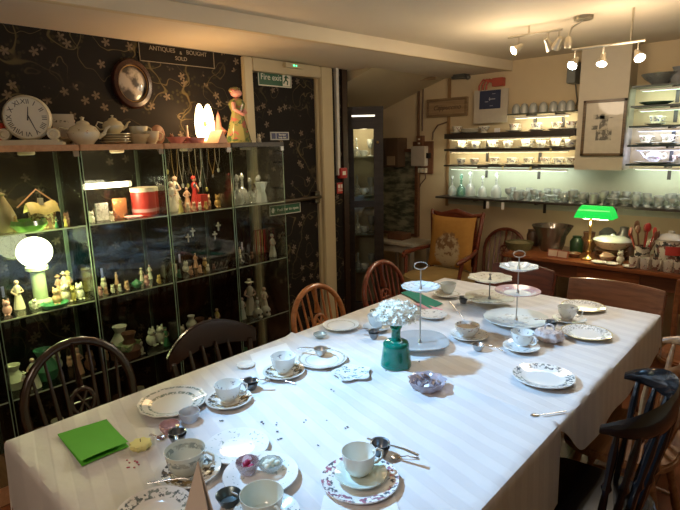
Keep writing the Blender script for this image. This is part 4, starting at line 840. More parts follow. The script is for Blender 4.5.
# two-lobed glowing lamp
lp = thing('table_lamp', 'glowing white lamp of two tall pointed glass lobes on the cabinet top', 'lamp', topy(206, -2.74)); gg = glow((1, .80, .46), 3.5)
part('foot', MB().lathe([(0, 0), (.045, 0), (.045, .01), (.015, .018), (0, .018)], 20), bonem, lp)
lob = lambda y: MB().at((0, y, .016), (R_(-y * 140), 0, 0), (1, .8, 1)).lathe([(0, 0), (.028, .0), (.042, .04), (.043, .10), (.034, .15), (.026, .175), (.019, .195), (.010, .208), (0, .212)], 20)
part('glass_lobe', lob(-.020), gg, lp, label='left glowing lobe'); part('glass_lobe', lob(.020), gg, lp, label='right glowing lobe'); part('spot', MB().ball((.042, -.024, .11), (.006, .012, .016), 12), plain((.5, .5, .1), .5), lp)
q = lp.location; light('POINT', (q.x + .13, q.y, q.z + .15), 3.2, (1, .62, .28), .05); light('POINT', (q.x - .09, q.y, q.z + .16), 1.6, (1, .62, .28), .05)
pc = solid('tent_card', MB().prism([(-.035, 0), (.035, 0), (0, .07)], -.06, .06), plain((.62, .36, .24), .7), 'pink price card folded into a tent in front of the glowing lamp', 'card', topy(217, -2.645), rot=(R_(90), 0, R_(90)))
solid('paper_cone', MB().lathe([(0, 0), (.035, 0), (.03, .02), (.02, .03), (.055, .07), (.02, .10), (.012, .16), (0, .2)], 18, (3, .12)), plain((.55, .25, .2), .5, var=.2), 'pink pointed ornament between the glowing lamp and the tall floral figure', 'ornament', topy(220, -2.82))
pf = solid('flamenco_figure', figurine(.33, greenc, pinkc, 2), [china((.20, .19, .07), (.32, .10, .08), (.05, .10, .04), ((0, .35),), 'z', .50, 40), plain((.55, .25, .22), .5)], 'tall figure in a floral gown at the corner post of the fire exit', 'figurine', topy(239, -2.72), R_(-60)).scale = (1.45, 1.45, 1)
ani(259, CH, .055, ivory, 'small white creature on the black-topped cabinet', -2.76)
# ================================================================== ON THE LEFT WALL
def wallp(px, py, d=0): p = onx(px, py, WX); return Vector((WX + d, p.y, p.z))
pc_ = wallp(131, 84, .002); pt = thing('round_picture', 'round dark-framed picture of two children above the cream cups', 'picture', pc_)
part('frame', ring_y(MB().at((0, 0, 0), (0, 0, 0), (1, .86, 1)), [(0, 0), (.135, 0), (.137, .018), (.128, .03), (.105, .034), (.098, .024), (.098, .006)], 44), wood((.022, .007, .004), (.05, .014, .007), .3), pt)
def portrait():
    m, N, L, P_ = newmat('old photograph'); v = mapping(N, L); n = noise(N, L, v, 13, 3, .5); L.new(mixc(N, L, step(N, L, n, .42, .58), (.05, .04, .035), (.42, .36, .30)), P_.inputs['Base Color']); P_.inputs['Roughness'].default_value = .3; P_.inputs['Coat Weight'].default_value = .8; return m
part('photograph', ring_y(MB().at((0, 0, 0), (0, 0, 0), (1, .86, 1)), [(0, .022), (.03, .0215), (.07, .018), (.098, .010)], 40), portrait(), pt)
part('gilt_rim', ring_y(MB().at((0, 0, 0), (0, 0, 0), (1, .86, 1)), [(.096, .024), (.099, .028), (.103, .024)], 40), goldc, pt)
a_, b_ = wallp(138, 44), wallp(212, 66); zc = (a_.z + b_.z) / 2
a_, b_, = wallp(138, 51), wallp(213, 59); sg = thing('chalk_sign', 'chalked board on the wallpaper reading antiques bought and sold', 'sign', (WX + .002, (a_.y + b_.y) / 2, (a_.z + b_.z) / 2 - .005)); hy = (b_.y - a_.y) / 2; hz = .052
part('board', MB().box(0, .008, -hy, hy, -hz, hz), plain((.012, .010, .009), .85, spec=.2), sg); cw = plain((.22, .19, .15), .8)
part('border', MB().box(.008, .010, -hy, hy, hz - .004, hz).box(.008, .010, -hy, hy, -hz, -hz + .004).box(.008, .010, -hy, -hy + .004, -hz, hz).box(.008, .010, hy - .004, hy, -hz, hz), cw, sg)
WT = (R_(90), 0, R_(90))
text_part('ANTIQUES', .035, cw, sg, (.0095, -.42 * hy, hz - .027), WT); text_part('BOUGHT', .035, cw, sg, (.0095, .5 * hy, hz - .027), WT); text_part('&', .026, cw, sg, (.0095, .06 * hy, hz - .035), WT); text_part('SOLD', .032, cw, sg, (.0095, .06 * hy, hz - .068), WT)
fx = thing('fire_exit_sign', 'green fire exit sign with a running man, on top of the door', 'sign', onx(274.5, 78, WX - .028)); gn = plain((.015, .10, .05), .4); wt = plain((.70, .70, .62), .5)
part('plate', MB().box(0, .006, -.115, .115, -.043, .043), gn, fx); part('border', MB().box(.006, .0075, -.115, .115, .038, .043).box(.006, .0075, -.115, .115, -.043, -.038).box(.006, .0075, -.115, -.110, -.043, .043).box(.006, .0075, .110, .115, -.043, .043), wt, fx)
fx.scale = (1, 1.36, 1.4); text_part('Fire exit', .042, wt, fx, (.0068, -.028, 0), WT); rm = MB().box(.006, .0072, .052, .106, -.036, .036); part('pictogram_panel', rm, wt, fx)
part('running_man', MB().ball((.0075, .078, .024), (.001, .008, .008), 10).tube([(.0075, .078, .014), (.0075, .074, -.004)], .006, 6).tube([(.0075, .074, -.004), (.0075, .088, -.014), (.0075, .084, -.030)], .004, 6).tube([(.0075, .074, -.004), (.0075, .062, -.016), (.0075, .058, -.024)], .004, 6).tube([(.0075, .062, .006), (.0075, .078, .012), (.0075, .094, .004)], .003, 6), gn, fx)
kp = thing('door_sign', 'small white-bordered notice on the fire exit door', 'sign', onx(279.5, 136, WX - .028)); part('plate', MB().box(0, .004, -.06, .06, -.018, .018), plain((.42, .42, .42), .5), kp); part('symbol', MB().box(.004, .005, -.053, -.027, -.013, .013), plain((.05, .06, .14), .5), kp); part('panel', MB().box(.004, .005, -.022, .054, -.013, .013), plain((.05, .06, .14), .5), kp)
kp.scale = (1, 1.5, 1.6); text_part('Fire door', .012, wt, kp, (.0056, .016, .0055), WT); text_part('keep clear', .012, wt, kp, (.0056, .016, -.006), WT)
pbp = onx(285, 209, WX - .028); pbs = thing('push_bar_sign', 'green push bar to open sign low on the fire exit door', 'sign', pbp); part('plate', MB().box(0, .004, -.105, .105, -.027, .027), gn, pbs); part('border', MB().box(.004, .005, -.105, .105, .023, .027).box(.004, .005, -.105, .105, -.027, -.023).box(.004, .005, -.105, -.101, -.027, .027).box(.004, .005, .101, .105, -.027, .027), wt, pbs)
pbs.scale = (1, 1.5, 1.45); text_part('Push bar to open', .021, wt, pbs, (.0052, .018, 0), WT); part('symbol', MB().ball((.005, -.082, 0), (.001, .010, .014), 8), wt, pbs)
el = thing('emergency_light', 'small green-lit emergency lamp over the fire exit door', 'lamp', Vector((WX + .03, onx(292, 60, WX + .03).y, 2.165))); part('housing', MB().box(0, .03, -.09, .09, -.012, .02), paint, el, .003); part('green_lens', MB().ball((.032, -.012, .004), .006, 8).ball((.032, .012, .004), .005, 8), glow((.1, 1, .45), 2.5), el)
ap = wallp(340.5, 173, 0); al = thing('fire_alarm_point', 'red fire alarm call point below the white cable pipe', 'alarm', (WX + .001, min(ap.y, 3.31), ap.z)); part('housing', MB().box(0, .04, -.042, .042, -.042, .042), plain((.42, .02, .02), .35), al, .004); part('glass_window', MB().box(.04, .042, -.02, .02, -.016, .016), wt, al)
rs = wallp(340, 187); so = thing('fire_action_sign', 'small red fire action sign beneath the alarm point', 'sign', (WX + .001, min(rs.y, 3.31), rs.z - .008)); part('plate', MB().box(0, .003, -.04, .04, -.045, .045), plain((.45, .04, .03), .4), so); part('pictogram', MB().box(.003, .004, -.028, -.004, .0, .03).box(.003, .004, .004, .028, .0, .03).box(.003, .004, -.028, .028, -.012, -.007).box(.003, .004, -.028, .028, -.025, -.02), wt, so)
# ================================================================== TALL DARK CABINET IN THE CORNER
TW, TD, tz = .345, .30, 1.925; tx0, tx1, ty0, ty1 = -TW / 2, TW / 2, -TD / 2, TD / 2
TA = R_(40); tfy = 3.60; tfx = col_x(364, tfy, 1.3); TC = Vector((tfx - sin(TA) * TD / 2, tfy + cos(TA) * TD / 2, 0))
def tloc(x, y, z): return Vector((TC.x + x * cos(TA) - y * sin(TA), TC.y + x * sin(TA) + y * cos(TA), z))
tc = thing('display_cabinet', 'tall dark wooden display cabinet with glazed door, in the far left corner', 'display cabinet', TC, TA); hx = (tx1 - tx0) / 2; hy = (ty1 - ty0) / 2
part('carcass', MB().box(-hx, -hx + .02, -hy + .02, hy, 0, tz).box(hx - .02, hx, -hy + .02, hy, 0, tz).box(-hx, hx, hy - .012, hy, 0, tz).box(-hx, hx, -hy + .02, hy, tz - .03, tz).box(-hx, hx, -hy + .02, hy, 0, .08), blackwood, tc)
dr = part('door', MB().box(-hx, -hx + .085, -hy, -hy + .02, .02, tz).box(hx - .085, hx, -hy, -hy + .02, .02, tz).box(-hx + .085, hx - .085, -hy, -hy + .02, tz - .19, tz).box(-hx + .085, hx - .085, -hy, -hy + .02, .02, .16).box(-hx + .085, hx - .085, -hy, -hy + .02, 1.05, 1.11), blackwood, tc, .002)
part('pane', MB().box(-hx + .085, hx - .085, -hy + .008, -hy + .012, .16, tz - .19), panelg, dr, smooth=False); part('knob', MB().ball((hx - .05, -hy - .012, 1.62), .012, 10), brass, dr)
part('lining', MB().box(-hx + .021, hx - .021, hy - .0135, hy - .0125, .09, tz - .04), plain((.42, .36, .24), .7), tc)
part('light_strip', MB().box(-.1, .1, -hy - .004, -hy, tz - .085, tz - .072), glow((1, .92, .75), 1.6), tc)
for z in (.45, .80, 1.16, 1.50): part('shelf', MB().box(-hx + .02, hx - .02, -hy + .03, hy - .015, z - .008, z), glass((.85, .9, .85), .4, .05, .2, (.4, .45, .4)), tc, smooth=False)
light('POINT', tloc(0, ty0 + .07, 1.72), 2.2, (1, .8, .5), .03)
rnd = random.Random(4); k = 0
for z in (.45, .80, 1.16, 1.50):
    for dx in (-.07, 0.0, .07):
        loc = tloc(dx * .9, ty0 + .12 + rnd.uniform(-.01, .06), z + .0005); tier = {.45: 'bottom', .8: 'third', 1.16: 'second', 1.5: 'top'}[z]; sp_ = {-.07: 'left', 0.0: 'middle', .07: 'right'}[dx]
        if k % 3 == 0: decanter('crystal decanter at the %s of the %s shelf in the tall dark cabinet' % (sp_, tier), loc, rnd.uniform(.16, .22))
        elif k % 3 == 1: cup('white cup at the %s of the %s shelf in the tall dark cabinet' % (sp_, tier), loc, .035, .055, whiteware)
        else: solid('wine_glass', goblet_mb(.15, .032), crystal, 'stemmed glass at the %s of the %s shelf in the tall dark cabinet' % (sp_, tier), 'glass', loc)
        k += 1
# ================================================================== BACK WALL SHELVES
SF = 4.30; shelfm = plain((.035, .028, .022), .4); smoked = plain((.06, .075, .06), .2)
def wshelf(label, xa, xb, z, th=.012, mat=None, d=.20, brackets=2, group=None, bm_=None):
    t = thing('wall_shelf', label, 'shelf', ((xa + xb) / 2, BY - d / 2, z)); h = (xb - xa) / 2
    part('board', MB().box(-h, h, -d / 2, d / 2 - .012, -th, 0), mat or shelfm, t, .002)
    for k in range(brackets):
        x = -h + 2 * h * (k + .7) / (brackets + .4); part('bracket', MB().box(x - .012, x + .012, d / 2 - .012, d / 2 - .006, -.12, .0).box(x - .008, x + .008, -d / 2 + .02, d / 2 - .006, -th - .012, -th), bm_ or shelfm, t)
    return t
def zx(px, py): p = ony(px, py, SF); return p.x, p.z
XL = -2.60; xcol = zx(578, 120)[0] - .015; xr0 = zx(627, 120)[0] + .015; xr1 = -.2
zt = 1.80; z1 = zx(447, 134)[1]; z2 = zx(447, 149)[1]; z3 = zx(447, 165)[1]; zg = zx(441, 196)[1]
ltop = wshelf('short glass shelf at the top of the back wall, holding upturned glasses', zx(507, 114)[0], xcol, zx(507, 114)[1], .012, smoked)
w1 = wshelf('thick dark shelf on the left of the back wall, second from the top', XL, xcol, z1, .045); w2 = wshelf('dark shelf on the left of the back wall, third from the top', XL, xcol, z2, .02); w3 = wshelf('dark shelf on the left of the back wall, lowest of the cup shelves', XL, xcol, z3, .014)
wg = wshelf('long dark-edged shelf crowded with glasses across the back wall', -2.66, xr1, zg, .018, None, .24, 4)
rz_ = [zx(633, 86)[1], zx(632, 106)[1], zx(631, 126)[1], zx(630, 145)[1], zx(628, 164)[1]]
names = ['highest right-hand shelf, holding the large bowl', 'second right-hand shelf from the top', 'third right-hand shelf, above the blue-lit cups', 'fourth right-hand shelf, with blue-lit cups', 'lowest right-hand shelf, with the white teapot']
for z, nm in zip(rz_, names): wshelf(nm + ', right of the framed picture', xr0, xr1, z, .014, plain((.03, .05, .045), .3))
def strip(loc, L_, col, e, pw, name='strip_light', lab=''):
    t = thing(name, lab, 'lamp', loc); part('housing', MB().box(-L_ / 2, L_ / 2, -.012, .012, 0, .012), white, t); part('tube', MB().tube([(-L_ / 2 + .01, .008, -.002), (L_ / 2 - .01, .008, -.002)], .003, 8), glow(col, e), t)
    l = light('AREA', (loc[0], loc[1] + .004, loc[2] - .008), pw * .62, col, L_, (loc[0], BY, loc[2] - .12), size_y=.02); return t
xm = (XL + xcol) / 2; LL = xcol - XL - .1
strip((zx(540, 110)[0], SF + .03, zx(507, 114)[1] - .037), .45, (1, .90, .64), .4, 2.2, lab='warm strip lamp under the short top shelf')
strip((xm, SF + .03, z1 - .057), LL, (1, .90, .62), .35, 3.4, lab='warm strip lamp under the thick dark shelf'); strip((xm, SF + .03, z2 - .032), LL, (1, .90, .60), .35, 3.4, lab='warm strip lamp under the third shelf from the top')
strip((xm, SF + .03, z3 - .038), LL, (.92, 1, .84), .4, 3.6, lab='greenish strip lamp above the glassware')
xm2 = (xr0 + xr1) / 2; L2 = xr1 - xr0 - .1
strip((xm2, SF + .03, rz_[2] - .038), L2, (.70, .78, 1), .4, 3.6, lab='bluish strip lamp under the third right-hand shelf'); strip((xm2, SF + .03, rz_[3] - .038), L2, (.66, .72, 1), .4, 3.6, lab='bluish strip lamp under the fourth right-hand shelf')
strip((xm2, SF + .03, rz_[0] - .038), L2, (.8, 1, .82), .4, 2.2, lab='greenish strip lamp under the highest right-hand shelf'); strip((xm2, SF + .03, rz_[1] - .038), L2, (.8, 1, .82), .4, 2.0, lab='greenish strip lamp under the second right-hand shelf')
strip((xm2, SF + .03, rz_[4] - .038), L2, (.92, 1, .84), .4, 2.4, lab='added greenish fill strip under the lowest right-hand shelf')  # unseen strip added to brighten the right-hand rows of glasses
def bx(px, z, y=4.38): return Vector((col_x(px, y, z), y, z + .0005))
# upturned glasses on the top shelf
for k, px in enumerate((516, 524, 533, 543, 553, 562, 570)): solid('tumbler', MB().lathe([(.036, 0), (.033, .05), (.022, .075), (.0, .085), (0, .08), (.02, .07), (.031, .05), (.034, 0)], 14), crystal, '%s from the left of the upturned glasses on the short top shelf' % ORD[k], 'glass', bx(px, zx(507, 114)[1]), 0, 'upturned glasses on the short top shelf')
prnt = [china((.72, .70, .60), (.12, .10, .12), (.4, .12, .12), ((.03, .055),), 'z', .5, 60), china((.72, .70, .60), (.08, .1, .2), (.2, .2, .3), ((.02, .05),), 'z', .52, 70), china((.72, .70, .60), (.3, .12, .1), (.15, .25, .12), ((.02, .05),), 'z', .54, 60)]
shm = {}
def shelf_cup(label, loc, k, saucer_=True, group=None, ang=None):
    key = k % 3
    if key not in shm:
        mb = MB().lathe(scaled(CUPP, .042, .060), 16); mb.at((0, 0, 0)).tube([(.042 * .82, 0, .05), (.06, 0, .052), (.058, 0, .03), (.03, 0, .02)], .0035, 6); s_ = plate_mb(.068, .012, None, 20)
        shm[key] = (mb.mesh('teacup', prnt[key]), s_.mesh('saucer', prnt[key]))
    up = Vector((0, 0, .0065)) if saucer_ else Vector((0, 0, 0))
    if saucer_:
        o = bpy.data.objects.new('saucer', shm[key][1]); C.objects.link(o); o.location = loc; tag(o, 'saucer under the ' + label, 'saucer', (group or '') + ' saucers' if group else None)
    o = bpy.data.objects.new('teacup', shm[key][0]); C.objects.link(o); o.location = Vector(loc) + up; o.rotation_euler = (0, 0, ang if ang is not None else random.uniform(-.6, .6)); tag(o, label, 'cup', group)
g = 'teacups on the back wall shelves'
for k, px in enumerate((457, 514, 536, 556, 571)): shelf_cup('%s teacup from the left on the thick dark shelf' % ORD[k], bx(px, z1), k + 2, True, g)
for k in range(3): solid('plate', plate_mb(.085, .014, None, 24), prnt[0], '%s plate up in the little pile left of the price card, thick dark shelf' % ORD[k], 'plate', bx(470, z1, 4.36 + .0) + Vector((0, 0, .012 * k)), 0)
box_item('price_card', 'small white price card on the thick dark shelf', 'card', bx(497, z1, 4.34), (.05, .01, .035), paperw); fgl = solid('sauce_boat', MB().lathe([(0, 0), (.03, 0), (.02, .015), (.045, .045), (.04, .06), (.036, .06), (.0, .02)], 20, (2, .15)), prnt[1], 'small white sauce boat beside the price card', 'jug', bx(484, z1, 4.4))
for k, px in enumerate((462, 476, 492, 508, 526, 541, 556, 570)): shelf_cup('%s teacup from the left on the third left-hand shelf' % ORD[k], bx(px, z2), k, k % 2 == 0, g)
for k, px in enumerate((461, 474, 494, 511, 528, 545, 558, 570)): shelf_cup('%s teacup from the left on the lowest left-hand cup shelf' % ORD[k], bx(px, z3), k + 1, k > 1, g)
tag_m = plain((.7, .62, .3), .7)
for k, (px, z) in enumerate(((551, z2), (503, z3), (531, z3))): box_item('price_tag', 'little yellowish price tag hanging %s' % ['from the third shelf left of the picture', 'near the middle of the lowest cup shelf', 'right of the middle of the lowest cup shelf'][k], 'tag', Vector((col_x(px, 4.298, z), 4.294, z - .035)), (.018, .003, .03), tag_m)
# right-hand shelves
bw = solid('large_bowl', MB().lathe([(0, 0), (.05, 0), (.055, .01), (.10, .045), (.125, .075), (.118, .075), (.09, .042), (.04, .012), (0, .01)], 28, (12, .02)), glass((.7, .75, .75), .5, .05, .35, (.4, .42, .42)), 'large grey glass bowl on the highest right-hand shelf', 'bowl', bx(660, rz_[0], 4.39)); solid('grey_jug', MB().lathe([(0, 0), (.04, 0), (.055, .05), (.035, .09), (.045, .11), (.04, .11), (0, .02)], 20), plain((.25, .27, .28), .3), 'grey jug cut off by the right edge on the highest right-hand shelf', 'jug', bx(678, rz_[0], 4.38))
solid('serving_plate', plate_mb(.11, .02, None, 32), plain((.10, .16, .12), .2), 'wide dark green dish on the second right-hand shelf', 'dish', bx(656, rz_[1]))
shelf_cup('lone teacup on the third right-hand shelf', bx(655, rz_[2]), 1, True, None); g2 = 'teacups on the blue-lit shelf'
for k, px in enumerate((645, 667)): shelf_cup(['left', 'right'][k] + ' one of two white teacups on the blue-lit shelf', bx(px, rz_[3]), 2, True, g2)
teapot('white floral teapot on the lowest right-hand shelf', bx(653, rz_[4]) + Vector((0, 0, .014)), .095, china((.70, .72, .76), (.25, .2, .35), (.45, .25, .3), ((.02, .06),), 'z', .54, 50), R_(90)); solid('serving_plate', plate_mb(.13, .014, None, 32), porc, 'wide white plate beneath the floral teapot', 'plate', bx(653, rz_[4]) - Vector((0, 0, 0)))
shelf_cup('teacup cut off by the right edge on the lowest right-hand shelf', bx(678, rz_[4]), 0, False)
# glassware on the long shelf
for k, px in enumerate((452, 461, 470, 482, 496)): decanter('%s decanter from the left end of the long glassware shelf' % ORD[k], bx(px, zg, 4.40 - .02 * (k % 2)), [.19, .21, .24, .20, .23][k], [crystal, glass((.6, .9, .8), .5, .05, .25, (.3, .55, .45)), crystal, crystal, crystal][k], group='decanters at the left of the long shelf')
gms = [goblet_mb(.095, .030).mesh('wine_glass', crystal), tumbler_mb(.075, .030).mesh('tumbler', crystal), goblet_mb(.07, .027).mesh('sherry_glass', crystal), MB().lathe([(0, 0), (.025, 0), (.006, .01), (.006, .025), (.04, .05), (.037, .05), (.004, .03), (0, .03)], 14).mesh('sundae_glass', crystal)]
rnd = random.Random(2); n_ = 0
for row, y in enumerate((4.32, 4.385, 4.45)):
    x = col_x(508, y, zg) + .02 * row
    while x < -.45:
        k = rnd.choice((0, 1, 2, 2, 3)) if row < 2 else rnd.choice((0, 0, 1)); o = bpy.data.objects.new(gms[k].name.split('.')[0], gms[k]); C.objects.link(o); o.location = (x, y, zg + .0005); o.rotation_euler.z = rnd.random() * 6
        nm = ['stemmed wine glass', 'plain tumbler', 'small sherry glass', 'footed sundae glass'][k]; rw = ['front', 'middle', 'back'][row]
        tag(o, 'clear %s among many in the %s row of the long back shelf' % (nm, rw), 'glass', 'clear %s in the %s row of the long shelf' % (nm.replace('glass', 'glasses').replace('tumbler', 'tumblers'), rw)); x += rnd.uniform(.068, .082); n_ += 1
solid('price_tag', MB().box(-.012, .012, -.002, .002, -.06, 0), paperw, 'white paper tag hanging from the left part of the long glassware shelf', 'tag', Vector((col_x(488, 4.25, zg), 4.249, zg - .02)))
solid('price_tag', MB().box(-.012, .012, -.002, .002, -.06, 0), paperw, 'white paper tag hanging right beside the first, from the long glassware shelf', 'tag', Vector((col_x(503, 4.25, zg), 4.249, zg - .02)))
# framed picture on the boxed column
c_ = ony(603.5, 128, 4.295); pf = thing('framed_picture', 'framed print in a dark frame with wide pale mount, on the back wall column', 'picture', (c_.x, 4.298, c_.z), 0); a1 = ony(582, 128, 4.295).x; a2 = ony(625, 128, 4.295).x; hw = (a2 - a1) / 2; hz = .205
part('frame', MB().box(-hw, hw, -.02, 0, hz - .02, hz).box(-hw, hw, -.02, 0, -hz, -hz + .02).box(-hw, -hw + .02, -.02, 0, -hz, hz).box(hw - .02, hw, -.02, 0, -hz, hz), wood((.07, .04, .015), (.14, .08, .03), .4), pf, .002)
part('mount', MB().box(-hw + .018, hw - .018, -.008, -.002, -hz + .018, hz - .018), plain((.55, .50, .40), .35, coat=.8), pf)
def printm():
    m, N, L, P_ = newmat('etching'); v = mapping(N, L); n = noise(N, L, v, 28, 4, .6); L.new(mixc(N, L, step(N, L, n, .44, .56), (.12, .11, .09), (.45, .42, .33)), P_.inputs['Base Color']); return m
part('print', MB().box(-.075, .005, -.0095, -.008, .065, .10).box(-.03, .03, -.0095, -.008, -.02, .09).box(-.085, -.04, -.0095, -.008, -.01, .02).box(-.05, .06, -.0095, -.008, -.09, -.015).box(.02, .07, -.0095, -.008, .07, .075), printm(), pf)
# wooden script sign, notice, red cables
p = ony(446, 107.5, 4.46); hw = (ony(468, 107, 4.46).x - ony(428, 107, 4.46).x) / 2; s_ = thing('wooden_sign', 'pale wooden sign with dark handwritten script at the top left of the shelves', 'sign', (p.x, 4.49, p.z), 0); wb = wood((.27, .18, .09), (.38, .26, .14), .6)
part('plank', MB().box(-hw, hw, -.02, .008, -.085, .085), wb, s_, .003); part('moulding', MB().box(-hw, hw, -.032, -.02, .06, .085).box(-hw, hw, -.032, -.02, -.085, -.06).box(-hw, -hw + .02, -.032, -.02, -.06, .06).box(hw - .02, hw, -.032, -.02, -.06, .06), wood((.16, .1, .05), (.3, .2, .1), .6), s_)
text_part('Cappuccino', .062, plain((.10, .06, .04), .7), s_, (0, -.0215, 0), (R_(90), 0, 0), .001, shear=.4)
p = ony(489, 99.5, 4.4); hw = (ony(500, 100, 4.4).x - ony(479, 100, 4.4).x) / 2; nb = thing('notice_board', 'dark blue notice with pale writing on a white board, hung under red cables', 'notice', (p.x, 4.42, p.z))
part('backing', MB().box(-hw - .055, hw + .065, 0, .012, -.20, .085), plain((.50, .45, .36), .6), nb); part('notice', MB().box(-hw, hw, -.004, 0, -.078, .078), plain((.03, .04, .09), .4), nb)
part('writing', MB().box(-.045, -.015, -.0055, -.004, -.02, -.014).box(-.01, .05, -.0055, -.004, .0, .007).box(-.005, .0, -.0055, -.004, -.01, .02).box(.02, .05, -.0055, -.004, .045, .049).box(.0, .03, -.0055, -.004, -.055, -.051), plain((.4, .42, .5), .5), nb)
part('hanger', MB().box(-hw * .3, hw * .1, .012, .079, .0, .02), white, nb)
rb = plain((.42, .08, .05), .5); p = ony(495, 82, 4.44); jb = thing('red_junction_box', 'red junction box with looping cables where the beam meets the back wall', 'junction box', (p.x, 4.47, p.z)); part('box', MB().box(-.03, .07, -.03, .028, -.035, .035), rb, jb, .003)
for k in range(3): part('cable', MB().tube([(-.02, -.01, .01 - .005 * k), (-.06 - .03 * k, -.015, .03), (-.085 - .035 * k, -.015, -.02), (-.088 - .035 * k, -.015, -.07)], .009, 8), rb, jb)
p = ony(463, 76, 4.4); solid('ceiling_bracket', MB().box(-.06, .05, -.05, .05, -.03, 0).tube([(-.1, 0, -.02), (.08, 0, -.03)], .014, 8).ball((.06, 0, -.03), .022, 10), dull, 'dark metal pipe fitting under the beam by the red cables', 'pipe fitting', (p.x, 4.38, SZ - .001))
p = ony(395, 72, 4.2); pk = thing('ceiling_socket', 'dark pipe with brass ends running beneath the beam in the alcove', 'pipe', (p.x, 4.2, SZ)); part('pipe', MB().tube([(.0, 0, -.022), (.42, .05, -.022)], .014, 8), plain((.25, .17, .09), .5), pk); part('coupling', MB().box(-.03, .06, -.03, .03, -.04, 0), plain((.12, .08, .05), .5), pk)
sk = thing('wall_speaker', 'small grey wall loudspeaker with a hanging cable, left of the picture column', 'loudspeaker', (ony(573, 74, 4.4).x, 4.42, ony(573, 74, 4.4).z)); part('cabinet', MB().box(-.035, .03, -.06, .078, -.07, .09), plain((.14, .15, .14), .5), sk, .005); part('cable', MB().tube([(0, .05, -.07), (.01, .06, -.15), (.02, .06, -.2), (.01, .06, -.24)], .004, 6), dull, sk)
# electric meter corner
def wallbox(name, label, cat, px, py, w_, h_, d_, mat, y=BY): p = ony(px, py, y); return thing(name, label, cat, (p.x, y, p.z)), w_ / 2, h_ / 2, d_
t, a, b, d__ = wallbox('electricity_meter', 'pale grey electricity meter box with a brown board, left of the shelves', 'meter', 402 + 21, 156, .20, .26, .1, None); part('board', MB().box(-a * 1.1, a * 1.25, -.02, -.001, -b * 1.35, b * 1.1), brownc, t); part('meter_box', MB().box(-a * .85, a * .75, -.09, -.02, -b * .75, b * .75), plain((.45, .40, .33), .5), t, .005); part('latch', MB().box(a * .75, a * 1.05, -.06, -.02, -.02, .03), blackm, t)
for k in range(3): part('fuse', MB().box(-.04 + .04 * k, -.015 + .04 * k, -.05, -.02, -b * 1.25, -b * .9), ivory, t)
t, a, b, d__ = wallbox('fuse_box', 'small brown double fuse box above the meter', 'fuse box', 422, 141, .07, .13, .05, None); part('housing', MB().box(-a, a, -.05, -.001, -b * .8, b * .8), brownc, t, .003); [part('switch', MB().box(-.01, .01, -.058, -.05, zz, zz + .015), ivory, t) for zz in (.01, -.03)]
cbt = plain((.14, .08, .05), .5); a_ = ony(423, 76, 4.48); b_ = ony(422, 132, 4.48)
solid('cable', MB().tube([(a_.x, 4.487, 2.19), (a_.x - .005, 4.487, 1.95), (b_.x, 4.487, b_.z + .01)], .006, 6), cbt, 'thin dark cable running down the wall to the small fuse box', 'cable')
b_ = ony(432, 140, 4.48); cc = ony(440, 124, 4.48); dd = ony(447, 122, 4.48)
solid('cable', MB().tube([(b_.x, 4.487, b_.z), (b_.x + .005, 4.487, b_.z + .07), (cc.x - .03, 4.487, cc.z - .01), (dd.x, 4.487, dd.z)], .007, 6), cbt, 'dark cable curving up from the meter to the shelf upright', 'cable')
b_ = ony(424, 178, 4.47); solid('cable', MB().tube([(b_.x, 4.487, b_.z + .06), (b_.x + .02, 4.47, b_.z), (b_.x - .03, 4.46, b_.z - .06), (b_.x - .06, 4.48, b_.z - .10)], .006, 6), cbt, 'short dark cable dangling below the meter fuses', 'cable')
# seascape leaning, dark cupboard front
p0 = ony(385, 170, 4.46); p1 = ony(414, 170, 4.46); zt_, zb_ = ony(400, 152, 4.46).z, ony(400, 232, 4.46).z
def seascape():
    m, N, L, P_ = newmat('painted seascape'); v = mapping(N, L, (1, 1, 3)); n = noise(N, L, v, 5, 5, .6); L.new(mixc(N, L, step(N, L, n, .4, .62), (.05, .06, .04), (.26, .25, .17)), P_.inputs['Base Color']); P_.inputs['Roughness'].default_value = .4; return m
pt = thing('seascape_painting', 'large dim painting of rough water between the tall dark cabinet and the meter', 'painting', ((p0.x + p1.x) / 2 - .08, 4.47, (zt_ + zb_) / 2)); hw = (p1.x - p0.x) / 2 + .1; hz = (zt_ - zb_) / 2
part('canvas', MB().box(-hw, hw, -.008, .01, -hz, hz), seascape(), pt); fw = wood((.10, .04, .02), (.16, .07, .03), .4); part('frame', MB().box(-hw, hw, -.025, .02, hz, hz + .03).box(-hw, hw, -.025, .02, -hz - .03, -hz).box(hw, hw + .035, -.025, .02, -hz - .03, hz + .03).box(-hw - .03, -hw, -.025, .02, -hz - .03, hz + .03), fw, pt)
p = ony(392, 155, 4.40); cbx = thing('wall_cupboard', 'dark brown wall cupboard above the dim painting', 'cupboard', (p.x - .03, 4.41, p.z)); part('carcass', MB().box(-.17, .15, -.08, .088, -.12, .17), plain((.10, .06, .035), .5), cbx, .004); part('door', MB().box(-.16, .0, -.095, -.081, -.11, .16), plain((.055, .035, .02), .5), cbx, .003)
pn = ony(404, 160, 4.38); part('notice', MB().box(.02, .12, -.085, -.081, -.10, -.01), plain((.35, .25, .15), .6), cbx)
# side table
st = thing('side_table', 'small white-topped side table beside the tall dark cabinet', 'table', (-2.97, 4.2, 0)); part('top', MB().box(-.22, .22, -.17, .17, .64, .665), plain((.52, .48, .38), .4), st, .004)
for sx in (-.19, .19):
    for sy in (-.14, .14): part('leg', MB().box(sx - .014, sx + .014, sy - .014, sy + .014, 0, .64), plain((.42, .38, .3), .4), st)
part('rail', MB().box(-.176, .176, -.15, -.13, .57, .63), plain((.42, .38, .3), .4), st)
box_item('box', 'low brown box on the white-topped side table', 'box', (-3.06, 4.24, .6655), (.18, .16, .06), brownc)
